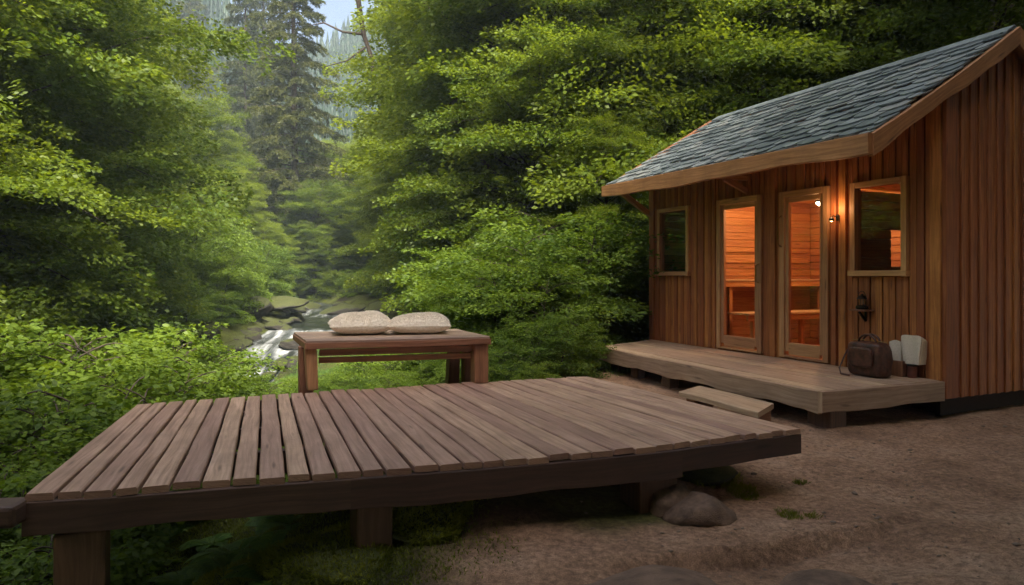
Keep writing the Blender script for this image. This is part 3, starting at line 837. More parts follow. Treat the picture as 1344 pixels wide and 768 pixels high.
fascia(mb, [bord(0, 0) - Vv * .05, bord(0, 1)], PZ - .195, PZ - .003, .045, -U, .008, 10)
fascia(mb, [bord(1, 0), bord(1, 1)], PZ - .195, PZ - .003, .045, U, .008, 10)
mb.build('edge_board', M['porch'], porch, bevel=.008)
mb = MB()
for f, g, w in ((.03, .12, .26), (.32, .1, .17), (.62, .1, .17), (.80, .10, .16), (.93, .12, .18), (.3, .8, .2), (.8, .8, .2)):
    mb = MB(); q = bord(f, g); mb.box((q.x, q.y, .05), (w, w * .8, .32), AX); mb.build('support', M['post'], porch, bevel=.01)
for g in (.2, .8):
    mb = MB(); mb.beam(bord(.03, g) - ZU * .105, bord(.97, g) - ZU * .105, .10, .10); mb.build('joist', M['bench'], porch)

# step board
q = [P(995, 541, .2), P(891, 514, .2), P(919, 506, .2), P(1016, 529, .2)]
step = empty('step', (q[0] + q[2]) / 2, 'pale plank step standing between deck and porch', 'step'); step.location.z = 0
mb = MB(); plank(mb, q[0], q[1], q[3], q[2], .2, .05, 10, .01); mb.build('tread', M['porch'], step)
for f in (.12, .85):
    mb = MB(); c = (q[0].lerp(q[1], f) + q[3].lerp(q[2], f)) / 2; mb.box((c.x, c.y, .05), (.12, .26, .2), AX)
    mb.build('support', M['bench'], step, bevel=.008)

# ------------------------------------------------------------------ deck
DZ = CZ - 1.0
front = [(30, 649), (150, 642), (286, 631), (460, 619), (612, 608), (758, 595), (894, 582), (1050, 562)]
back = [(178, 530), (285, 523), (430, 513), (560, 505), (650, 500), (770, 494)]
fp = [P(x, y, DZ) for x, y in front]; bp_ = [P(x, y, DZ) for x, y in back]
def along(pts, f):
    ls = [0]
    for a, b_ in zip(pts[:-1], pts[1:]): ls.append(ls[-1] + (b_ - a).length)
    t = f * ls[-1]
    for i in range(len(pts) - 1):
        if t <= ls[i + 1] + 1e-9: return pts[i].lerp(pts[i + 1], (t - ls[i]) / (ls[i + 1] - ls[i]))
    return pts[-1].copy()
deck = empty('deck', (sum((p.x for p in fp)) / 8, 4.9, Hs(-.5, 4.9)), 'low weathered plank deck on square posts in the foreground', 'deck')
NP = 34; mb = MB(); c_ = [0]
for i in range(NP): c_.append(c_[-1] + random.uniform(.86, 1.14))
c_ = [x / c_[-1] for x in c_]
for i in range(NP):
    f0, f1 = c_[i], c_[i + 1]
    a0, a1, b0, b1 = along(fp, f0), along(bp_, f0), along(fp, f1), along(bp_, f1)
    e0 = random.uniform(-.018, .012); dr = (a0 - a1).normalized(); e1 = random.uniform(-.02, .02)
    a0 = a0 + dr * e0; b0 = b0 + dr * (e0 + random.uniform(-.006, .006)); a1 = a1 - dr * e1; b1 = b1 - dr * e1
    plank(mb, a0, a1, b0, b1, DZ, .034, 26, .0045, .0075 if i < 15 else .0055, .004)
mb.build('planks', M['deck'], deck)
fd = (fp[0] - bp_[0]).normalized()
inn = lambda p, k=.03: p - fd * k
mb = MB()
mid = along(fp, .42); mid2 = along(fp, .86)
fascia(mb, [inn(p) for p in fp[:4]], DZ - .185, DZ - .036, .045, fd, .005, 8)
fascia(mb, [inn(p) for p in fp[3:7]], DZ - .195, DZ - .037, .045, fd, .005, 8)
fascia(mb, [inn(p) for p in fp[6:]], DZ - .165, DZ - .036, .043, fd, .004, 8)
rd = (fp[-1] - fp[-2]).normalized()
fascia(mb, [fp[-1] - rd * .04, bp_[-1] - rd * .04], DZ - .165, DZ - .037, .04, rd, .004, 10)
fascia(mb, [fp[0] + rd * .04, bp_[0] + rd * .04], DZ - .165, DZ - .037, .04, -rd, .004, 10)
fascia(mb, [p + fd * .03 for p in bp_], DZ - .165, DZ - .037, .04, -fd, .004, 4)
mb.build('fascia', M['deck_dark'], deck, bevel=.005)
mb = MB()
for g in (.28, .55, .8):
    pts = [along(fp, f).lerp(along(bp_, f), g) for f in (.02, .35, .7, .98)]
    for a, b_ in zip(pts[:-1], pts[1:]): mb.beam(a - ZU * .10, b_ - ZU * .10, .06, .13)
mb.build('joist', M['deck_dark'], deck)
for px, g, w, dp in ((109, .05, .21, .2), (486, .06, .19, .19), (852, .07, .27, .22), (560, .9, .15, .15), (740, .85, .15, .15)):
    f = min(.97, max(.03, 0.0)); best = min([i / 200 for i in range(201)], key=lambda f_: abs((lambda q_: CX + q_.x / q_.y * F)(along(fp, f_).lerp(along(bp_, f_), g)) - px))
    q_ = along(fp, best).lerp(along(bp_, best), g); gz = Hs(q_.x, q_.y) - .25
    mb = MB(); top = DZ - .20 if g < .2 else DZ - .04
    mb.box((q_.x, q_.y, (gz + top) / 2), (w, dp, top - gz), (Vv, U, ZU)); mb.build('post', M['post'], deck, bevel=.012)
# side beam leaving the deck's left corner
mb = MB(); a = P(44, 650, DZ); mb.beam(Vector((a.x - .95, a.y - .12, DZ - .075)), Vector((a.x - .03, a.y - .02, DZ - .07)), .16, .10)
sb = mb.build('side_beam', M['deck_dark'], None, bevel=.02); tag(sb, 'thick dark timber running off from the deck corner at the left edge', 'beam')
mb = MB(); mb.box((a.x - .85, a.y - .05, -.45), (.14, .14, 1.5)); mb.build('post', M['deck_dark'], sb)

# ------------------------------------------------------------------ daybed bench on the deck
BZ = CZ - .57
t00, t10 = P(402, 447.5, BZ), P(643, 441.5, BZ)
bdir = Vector((-.40, .916, 0)).normalized()
t01, t11 = t00 + bdir * .98, t10 + bdir * .95
bench = empty('bench', (t00 + t11) / 2, 'wide low wooden daybed bench at the back edge of the deck', 'bench'); bench.location.z = DZ
mb = MB()
for i in range(6):
    g0, g1 = i / 6, (i + 1) / 6
    plank(mb, t00.lerp(t01, g0), t10.lerp(t11, g0), t00.lerp(t01, g1), t10.lerp(t11, g1), BZ, .03, 12, .004, .002, .001)
mb.build('seat', M['benchtop'], bench)
mb = MB(); fascia(mb, [t00 + bdir * .02, t10 + bdir * .02], BZ - .075, BZ - .02, .03, -bdir, .003, 10)
ld = (t00 - t10).normalized()
fascia(mb, [t00 + bdir * .0 - ld * .02, t01 - ld * .02], BZ - .075, BZ - .02, .03, ld, .003, 8)
fascia(mb, [t10 + ld * .02, t11 + ld * .02], BZ - .075, BZ - .02, .03, -ld, .003, 8)
mb.build('edge_board', M['bench'], bench, bevel=.004)
mb = MB()
for z_, h_, k_ in ((BZ - .115, .055, .10), (BZ - .185, .05, .13)):
    a, b_ = t00 + bdir * k_ - ld * .12, t10 + bdir * k_ + ld * .12
    a.z = b_.z = z_; mb.beam(a, b_, .03, h_)
a, b_ = t01 - bdir * .1 - ld * .1, t11 - bdir * .1 + ld * .1; a.z = b_.z = BZ - .11; mb.beam(a, b_, .03, .07)
mb.build('apron', M['bench'], bench, bevel=.004)
def leg(p, w, dpt, z0, z1, top_shift=(0, 0), taper=1.0):
    mb = MB(); x, y = -ld, bdir; q = []
    for z, k_, sh in ((z0, taper, (0, 0)), (z1, 1.0, top_shift)):
        for sa_, sb_ in ((-1, -1), (1, -1), (1, 1), (-1, 1)):
            r = p + x * (sa_ * w / 2 * k_ + sh[0]) + y * (sb_ * dpt / 2 * k_ + sh[1]); q.append(Vector((r.x, r.y, z)))
    mb.hexa(q); return mb.build('leg', M['bench'], bench, bevel=.008)
leg(t00 + bdir * .07 - ld * .06, .10, .10, DZ, BZ - .075, (-.02, .0), .9)
leg(t10 + bdir * .08 + ld * .07, .13, .12, DZ, BZ - .075)
leg(t00 + bdir * .30 - ld * .03, .12, .10, Hs(t00.x, t00.y + .3) - .1, BZ - .075)
p = t10 + bdir * .62 + ld * .18; leg(p, .10, .10, Hs(p.x, p.y) - .1, BZ - .075, (.05, .0), 1.3)
p = t10 + bdir * .45 + ld * .05; leg(p, .10, .10, Hs(p.x, p.y) - .1, BZ - .075)
p = t00 + bdir * .88 - ld * .12; leg(p, .10, .10, Hs(p.x, p.y) - .1, BZ - .075)

# cushions
m, nt = newmat('cream_boucle'); L = nt.links.new
tc = N(nt, 'ShaderNodeTexCoord'); n = N(nt, 'ShaderNodeTexNoise', Scale=45.0, Detail=5.0, Roughness=.6); L(tc.outputs['Object'], n.inputs['Vector'])
r = ramp(nt, [(.3, (.74, .67, .57)), (.6, (.88, .83, .75))]); L(n.outputs[0], r.inputs[0])
b = N(nt, 'ShaderNodeBsdfPrincipled', Roughness=.95); b.inputs['Sheen Weight'].default_value = .3; L(r.outputs[0], b.inputs['Base Color'])
bp = N(nt, 'ShaderNodeBump', Strength=.6, Distance=.008); L(n.outputs[0], bp.inputs['Height']); L(bp.outputs[0], b.inputs['Normal'])
o = N(nt, 'ShaderNodeOutputMaterial'); L(b.outputs[0], o.inputs[0]); M['cushion'] = m
M['piping'] = simple('cushion_fuzz', (.88, .83, .75), (.74, .67, .58), rough=.9)
def cushion(c, lx, ly, lz, rz, seed, label):
    rg = np.random.default_rng(seed); n = 72
    u_ = np.linspace(-1, 1, n); UU, VV = np.meshgrid(u_, u_)
    edge_ = 1 - .10 * (np.cos(UU * pi / 2) ** 1) ; edge2 = 1 - .12 * np.cos(VV * pi / 2)
    X_ = UU * lx / 2 * edge2; Y_ = VV * ly / 2 * edge_
    prof = np.clip((1 - np.abs(UU) ** 2.6) * (1 - np.abs(VV) ** 2.6), 0, 1) ** .42
    fold = .10 * fbm(UU * 1.6 + seed, VV * 1.6, 3, seed) + .03 * fbm(UU * 16, VV * 16, 2, seed + 5)
    top = lz * (.55 * prof * (1 + fold * 1.6) + .10 * prof * UU * .5) ; bot = -lz * .42 * prof * (1 + fold * .5)
    bot = np.maximum(bot, -lz * .40)
    V1 = np.stack([X_, Y_, top], -1).reshape(-1, 3); V2 = np.stack([X_, Y_, bot], -1).reshape(-1, 3)
    V = np.concatenate([V1, V2]); V[:, 2] += lz * .40
    I = np.arange(n * n).reshape(n, n)
    Ft = np.stack([I[:-1, :-1], I[:-1, 1:], I[1:, 1:], I[1:, :-1]], -1).reshape(-1, 4)
    Fb = Ft[:, ::-1] + n * n
    # fuzz: thin fibres standing on the surface
    k = 26000; ii = rg.integers(1, n - 1, k); jj = rg.integers(1, n - 1, k); fx = rg.uniform(0, 1, (k, 1)); 
    p = V[I[ii, jj]] * (1 - fx) + V[I[ii - 1, jj - 1]] * fx
    ce = np.array([0, 0, lz * .25]); nr_ = p - ce; nr_[:, 2] *= 2.2; nr_ /= np.linalg.norm(nr_, axis=1, keepdims=True)
    dr_ = nr_ + rg.normal(0, .45, (k, 3)); dr_ /= np.linalg.norm(dr_, axis=1, keepdims=True)
    sd = np.cross(dr_, rg.normal(size=(k, 3))); sd /= np.linalg.norm(sd, axis=1, keepdims=True)
    ln = rg.uniform(.006, .015, (k, 1)); wv = .0012
    FV = np.stack([p - sd * wv, p + sd * wv, p + dr_ * ln + sd * wv * .4, p + dr_ * ln - sd * wv * .4], 1).reshape(-1, 3)
    FF = np.arange(len(FV)).reshape(-1, 4)
    o = empty('cushion', c, label, 'cushion', 'cushions on the bench'); o.rotation_euler = (0, 0, rz)
    link('cover', npmesh('cover', V, np.concatenate([Ft, Fb]), M['cushion'], smooth=True), o)
    link('pile', npmesh('pile', FV, FF, M['piping']), o)['kind'] = 'stuff'
    return o
bc = lambda px, py: P(px, py, BZ)
c1_ = bc(479, 441) + bdir * .22; c1_.z = BZ + .002
c2_ = bc(560, 440) + bdir * .24; c2_.z = BZ + .002
cushion(c1_, .58, .50, .215, .30, 3, 'left fluffy cream cushion on the bench, puffed higher at its left end')
cushion(c2_, .60, .48, .20, .12, 9, 'right fluffy cream cushion on the bench, flatter and nearer the cabin')

# ------------------------------------------------------------------ things on the porch
m, nt = newmat('worn_leather'); L = nt.links.new
tc = N(nt, 'ShaderNodeTexCoord'); n = N(nt, 'ShaderNodeTexNoise', Scale=14.0, Detail=7.0, Roughness=.65); L(tc.outputs['Object'], n.inputs['Vector'])
r = ramp(nt, [(.35, (.030, .012, .008)), (.7, (.14, .055, .035))]); L(n.outputs[0], r.inputs[0])
b = N(nt, 'ShaderNodeBsdfPrincipled', Roughness=.42); L(r.outputs[0], b.inputs['Base Color'])
bp = N(nt, 'ShaderNodeBump', Strength=.4, Distance=.006); L(n.outputs[0], bp.inputs['Height']); L(bp.outputs[0], b.inputs['Normal'])
o = N(nt, 'ShaderNodeOutputMaterial'); L(b.outputs[0], o.inputs[0]); M['leather'] = m
def rbox(mb_, c, sx_, sy_, sz_, ex=4.0, n=20, seed=0, ax=None):
    """rounded, slightly slumped box"""
    c = Vector(c); ax = ax or (Vector((1, 0, 0)), Vector((0, 1, 0)), ZU)
    rows, uvs = [], []
    for i in range(n + 1):
        th = -pi / 2 + pi * i / n; row, uu = [], []
        for j in range(2 * n + 1):
            ph = 2 * pi * j / (2 * n); sg = lambda v_, e: math.copysign(abs(v_) ** (2 / e), v_)
            x_ = sg(cos(th), ex) * sg(cos(ph), ex); y_ = sg(cos(th), ex) * sg(sin(ph), ex); z_ = sg(sin(th), ex)
            k_ = 1 + .05 * sin(x_ * 4 + seed) * cos(y_ * 3 + z_ * 5) - .05 * (z_ > .3) * (1 - abs(x_))
            row.append(c + ax[0] * (x_ * sx_ / 2 * k_) + ax[1] * (y_ * sy_ / 2 * k_) + ax[2] * (z_ * sz_ / 2)); uu.append((j * .02, i * .02))
        rows.append(row); uvs.append(uu)
    mb_.grid(rows, .5, uvs)
bgc = Q(1141, 7.02); bgc.z = PZ
bag = empty('bag', bgc, 'brown leather holdall slumped against the cabin wall on the porch', 'bag')
bx, by = -U, Vv
mb = MB(); rbox(mb, bgc + ZU * .175, .40, .22, .35, 6, 20, 1, (bx, by, ZU)); mb.build('body', M['leather'], bag, smooth=True)
mb = MB(); rbox(mb, bgc + ZU * .20 - by * .13, .27, .05, .2, 5, 12, 2, (bx, by, ZU)); mb.build('pocket', M['leather'], bag, smooth=True)
for k in (-1, 1):
    mb = MB(); mb.tube([bgc + bx * (.10 * cos(a_) ) - by * (.03 * k) + ZU * (.34 + .085 * sin(a_)) for a_ in np.linspace(0, pi, 12)], .011, 8); mb.build('handle', M['leather'], bag, smooth=True)
mb = MB(); mb.tube([bgc - bx * .20 + ZU * .32, bgc - bx * .24 - by * .06 + ZU * .2, bgc - bx * .26 - by * .12 + ZU * .06, bgc - bx * .2 - by * .17 + ZU * .012, bgc - bx * .08 - by * .19 + ZU * .012], .009, 6); mb.build('strap', M['leather'], bag, smooth=True)
mb = MB(); mb.tube([bgc + bx * x_ + ZU * (.368 - .012 * abs(x_ * 4)) for x_ in (-.2, -.1, 0, .1, .2)], .005, 6); mb.build('zip', M['brass'], bag)

M['towel'] = simple('ivory_towel', (.86, .78, .64), (.74, .65, .51), rough=.95, scale=60, bump=.7)
M['terracotta'] = simple('red_brown_block', (.17, .05, .03), (.10, .03, .02), rough=.6)
tw = Q(1189, 6.98); tw.z = PZ
hol = empty('towel_box', tw, 'small dark wooden box standing by the cabin corner on the porch', 'box')
mb = MB(); cw = tw - bx * .07
for s_, sz_, c_o in ((0, (.15, .012, .16), -.06), (0, (.15, .012, .16), .06)): mb.box(cw + by * c_o + ZU * .08, sz_, (bx, by, ZU))
for s_ in (-.07, .07): mb.box(cw + bx * s_ + ZU * .08, (.012, .108, .16), (bx, by, ZU))
mb.box(cw + ZU * .008, (.13, .106, .012), (bx, by, ZU)); mb.build('box', M['bench'], hol, bevel=.004)
M['dl'] = M['leather']
tin = tw + bx * .07
o_ = empty('tin', tin, 'small red tin standing right of the wooden towel box', 'tin')
mb = MB(); mb.tube([tin, tin + ZU * .115], .046, 20); mb.build('body', M['terracotta'], o_, bevel=.004)
mb = MB(); mb.tube([tin + ZU * .1152, tin + ZU * .135], .048, 20); mb.build('lid', M['black_metal'], o_, bevel=.003)
def towel(c, w, h, th, tilt, n, label, seed):
    """a rolled-over towel: a folded sheet with rounded lobed top"""
    rows = []; rg = random.Random(seed); m_ = 26
    outline = []
    for i in range(m_ + 1):
        a_ = pi * i / m_; outline.append((-cos(a_) * w / 2 * (1 + .02 * sin(a_ * 3 + seed)), h * (.86 + .14 * max(0, sin(a_)) ** .35 + .012 * sin(a_ * 4 + seed))))
    mbb = MB()
    for k in range(n):
        off = (k - (n - 1) / 2) * th; pts = []; hh = h * (1 - .05 * k)
        front_, back_ = [], []
        for x_, z_ in outline:
            front_.append((x_, z_ * hh / h))
        loop_top = [c + bx * (x_ + tilt * z_) + by * (off + .010 * sin(x_ * 30 + k)) + ZU * z_ for x_, z_ in front_]
        rows = []
        for f in np.linspace(0, 1, 9):
            rows.append([c + bx * ((p - c).dot(bx) * (1 - .18 * (1 - f))) + by * (off + .012 * sin((p - c).dot(bx) * 38 + k + f * 2) * (1 - .2 * f)) + ZU * ((p - c).z * f) for p in loop_top])
        r2 = [[p + by * th * .8 for p in r_] for r_ in rows]
        mbb.grid(rows, .5); mbb.grid([r_[::-1] for r_ in r2], .5)
        mbb.grid([rows[-1], r2[-1]], .5); mbb.grid([[r_[0] for r_ in rows], [r_[0] for r_ in r2]], .5); mbb.grid([[r_[-1] for r_ in rows], [r_[-1] for r_ in r2]], .5)
    ob = mbb.build('towel', M['towel'], None, smooth=True, bevel=0)
    return tag(ob, label, 'towel')
towel(cw + ZU * .02 + by * .0, .12, .34, .022, -.10, 3, 'narrow ivory towel leaning left out of the wooden box', 2)
towel(tin + ZU * .137 - bx * .01 + by * .02, .21, .29, .024, .03, 4, 'broad folded ivory towel standing on the red tin', 5)

# wall shelf with kettle lantern
s_ = .83; sh = W(s_, -.035, 1.02)
shelf = empty('wall_shelf', sh, 'small dark corner shelf on the cladding beneath the big window', 'shelf')
mb = MB(); mb.box(W(s_, -.10, 1.02), (.20, .15, .018), AX); mb.build('board', M['bench'], shelf, bevel=.004)
mb = MB(); mb.beam(W(s_, -.04, .90), W(s_, -.14, 1.0), .02, .02); mb.box(W(s_, -.04, .955), (.022, .015, .11), AX); mb.build('bracket', M['black_metal'], shelf)
kp = W(s_, -.10, 1.031)
lan = empty('oil_lantern', kp, 'little dark metal lantern with ring handle on the wall shelf', 'lantern')
def lathe(mb_, c, prof, seg=20):
    c = Vector(c); rows = []
    for r_, z_ in prof: rows.append([c + Vector((cos(2 * pi * k / seg) * r_, sin(2 * pi * k / seg) * r_, z_)) for k in range(seg + 1)])
    mb_.grid(rows, .5)
mb = MB(); lathe(mb, kp, [(0.001, 0), (.055, 0), (.062, .012), (.062, .03), (.045, .04), (.045, .042), (0.001, .042)]); lathe(mb, kp, [(0.001, .11), (.05, .11), (.052, .118), (.03, .145), (.014, .15), (.014, .162), (.001, .165)]); 
for k in range(4): a_ = pi / 4 + k * pi / 2; mb.tube([kp + Vector((cos(a_) * .042, sin(a_) * .042, .04)), kp + Vector((cos(a_) * .042, sin(a_) * .042, .112))], .004, 5)
mb.build('housing', M['black_metal'], lan, smooth=False)
mb = MB(); lathe(mb, kp, [(.034, .043), (.038, .07), (.030, .109)]); mb.build('globe', M['glass'], lan, smooth=True)
mb = MB(); mb.tube([kp + U * (.05 * cos(a_)) + ZU * (.12 + .075 * sin(a_)) for a_ in np.linspace(0, pi, 14)], .0035, 5); mb.build('handle', M['black_metal'], lan)

# lit lamp on the post between door and window
def emit(name, c, s):
    m, nt = newmat(name); e = N(nt, 'ShaderNodeEmission', Strength=s); e.inputs[0].default_value = (*c, 1)
    o = N(nt, 'ShaderNodeOutputMaterial'); nt.links.new(e.outputs[0], o.inputs[0]); return m
M['glow'] = emit('lamp_glow', (1, .50, .18), 14)
M['glow_soft'] = emit('lamp_shade_glow', (1, .33, .12), 2.2)
M['bulb'] = emit('bulb_glow', (1, .80, .55), 22)
def lamp_light(loc, energy, r, colr, parent):
    l = bpy.data.lights.new('bulb_light', 'POINT'); l.energy = energy; l.shadow_soft_size = r; l.color = colr
    o = bpy.data.objects.new('bulb_light', l); col.objects.link(o); o.parent = parent; o.location = Vector(loc) - wloc(parent); return o
lp = W(1.165, -.085, 2.05)
wl = empty('wall_lamp', lp, 'tiny dark hooked wall lamp glowing on the post between door and window', 'lamp')
mb = MB(); mb.tube([lp + Vv * .03, lp - Vv * .05 + ZU * .02, lp - Vv * .085 + ZU * .0], .006, 6); mb.box(lp + Vv * .012, (.035, .01, .07), AX); mb.build('arm', M['black_metal'], wl)
mb = MB(); lathe(mb, lp - Vv * .085 - ZU * .045, [(.03, 0), (.026, .03), (.008, .05), (.001, .052)], 14); mb.build('lamp_shade', M['black_metal'], wl)
mb = MB(); lathe(mb, lp - Vv * .085 - ZU * .05, [(.001, 0), (.014, .006), (.016, .018), (.008, .03)], 12); mb.build('bulb', M['glow'], wl)
lamp_light(lp - Vv * .085 + ZU * .10, 1.1, .03, (1, .55, .25), wl)

# sauna inside: benches, lamps, stove glow
def sbench(s0, s1, tiers, label, back=True):
    c = W((s0 + s1) / 2, 1.8, FL - .02)
    e = empty('sauna_bench', c, label, 'sauna bench')
    for (z, t0, t1) in tiers:
        mb = MB(); n = max(2, round((t1 - t0) / .11))
        for i in range(n):
            t = t0 + (t1 - t0) / n * (i + .5); mb.box(W((s0 + s1) / 2, t, z), (s1 - s0, (t1 - t0) / n - .012, .028), AX)
        mb.build('seat', M['aspen'], e, bevel=.004)
        mb = MB(); mb.box(W((s0 + s1) / 2, t0 + .035, z - .065), (s1 - s0, .03, .09), AX); mb.build('apron', M['cedar'], e, bevel=.004)
        for s_ in (s0 + .1, (s0 + s1) / 2, s1 - .1):
            mb = MB(); mb.box(W(s_, t0 + .07, (z + FL) / 2 - .03), (.07, .05, z - FL - .05), AX); mb.build('leg', M['cedar'], e, bevel=.004)
    if back:
        mb = MB()
        for z in (tiers[-1][0] + .22, tiers[-1][0] + .36): mb.box(W((s0 + s1) / 2, DEP - .12, z), (s1 - s0 - .1, .025, .08), AX)
        mb.build('backrest', M['cedar'], e, bevel=.004)
e = empty('sauna_bench', W(3.3, 1.2, FL - .02), 'two-tier cedar sauna bench seen through the left glass door', 'sauna bench')
for z, s0, s1 in ((FL + .46, 2.78, 3.22), (FL + .92, 3.24, 3.67)):
    mb = MB()
    for i in range(4): mb.box(W(s0 + (s1 - s0) / 4 * (i + .5), 1.2, z), ((s1 - s0) / 4 - .012, 2.1, .028), AX)
    mb.build('seat', M['aspen'], e, bevel=.004)
    mb = MB(); mb.box(W(s0 + .03, 1.2, z - .055), (.03, 2.1, .075), AX); mb.build('apron', M['cedar'], e, bevel=.004)
    for t_ in (.3, 1.2, 2.1): mb = MB(); mb.box(W(s0 + .08, t_, (z + FL) / 2 - .03), (.06, .06, z - FL - .05), AX); mb.build('leg', M['cedar'], e, bevel=.004)
mb = MB()
for z in (1.62, 1.78): mb.box(W(3.66, 1.2, z), (.025, 2.0, .07), AX)
mb.build('backrest', M['cedar'], e, bevel=.004)
sbench(1.26, 2.45, [(FL + .60, 1.45, 2.2)], 'single low cedar sauna bench seen through the right glass door', False)
tw2 = MB(); a0 = W(2.35, 1.50, FL + .62)
rows = []
for i in range(14):
    f = i / 13; rows.append([W(2.32 - .34 * k / 8, 1.90 + .24 * f + .008 * sin(k * 1.3 + f * 3), FL + .62 + .40 * f) for k in range(9)])
tw2.grid(rows, .5); tw2.grid([[p + Vv * .02 + ZU * -.003 for p in r_] for r_ in rows], .5); tw2.grid([rows[-1], [p + Vv * .02 for p in rows[-1]]], .5)
tag(tw2.build('backrest_board', M['porch'], None, smooth=True), 'pale leaning backrest standing on the right sauna bench', 'backrest')
def ceil_lamp(s_, t_, z, en, label, shade='bulb'):
    p = W(s_, t_, z); e = empty('ceiling_lamp', p, label, 'lamp')
    mb = MB(); lathe(mb, p, [(.001, 0), (.05, .004), (.075, .025), (.08, .045)], 20); mb.build('diffuser', M[shade], e, smooth=True)
    mb = MB(); lathe(mb, p, [(.08, .046), (.088, .05), (.088, .075), (.001, .076)], 20); mb.build('mount', M['black_metal'], e)
    lamp_light(p - ZU * .10, en, .08, (1, .52, .22), e)
ceil_lamp(2.36, 1.05, 2.34, 17, 'round white lit sauna lamp seen at the top of the right door')
ceil_lamp(2.9, .55, 2.42, 6, 'round lit sauna lamp hidden above the left door bench')
# ------------------------------------------------------------------ vegetation
def leaf_verts(c, dr, nr, ln, wd, six=False):
    """c base, dr direction, nr normal: folded leaf quads or 6-corner leaves"""
    sd = np.cross(dr, nr)
    if six:
        a = c; t = c + dr * ln
        l1 = c + dr * ln * .35 + sd * wd * .5 + nr * ln * .05; l2 = c + dr * ln * .72 + sd * wd * .33 + nr * ln * .02
        r1 = c + dr * ln * .35 - sd * wd * .5 + nr * ln * .05; r2 = c + dr * ln * .72 - sd * wd * .33 + nr * ln * .02
        V = np.stack([a, r1, r2, t, l2, l1], 1); k = 6
        V = V.reshape(-1, 3); b = np.arange(len(c)) * 6
        F_ = np.concatenate([np.stack([b, b + 1, b + 2, b + 3], 1), np.stack([b, b + 3, b + 4, b + 5], 1)])
        return V, F_, 6
    V = np.stack([c, c + dr * ln * .5 + sd * wd * .5 + nr * ln * .05, c + dr * ln - nr * ln * .04, c + dr * ln * .5 - sd * wd * .5 + nr * ln * .05], 1).reshape(-1, 3)
    return V, np.arange(len(V)).reshape(-1, 4), 4
def nrm_(a): return a / np.maximum(np.linalg.norm(a, axis=1, keepdims=True), 1e-9)

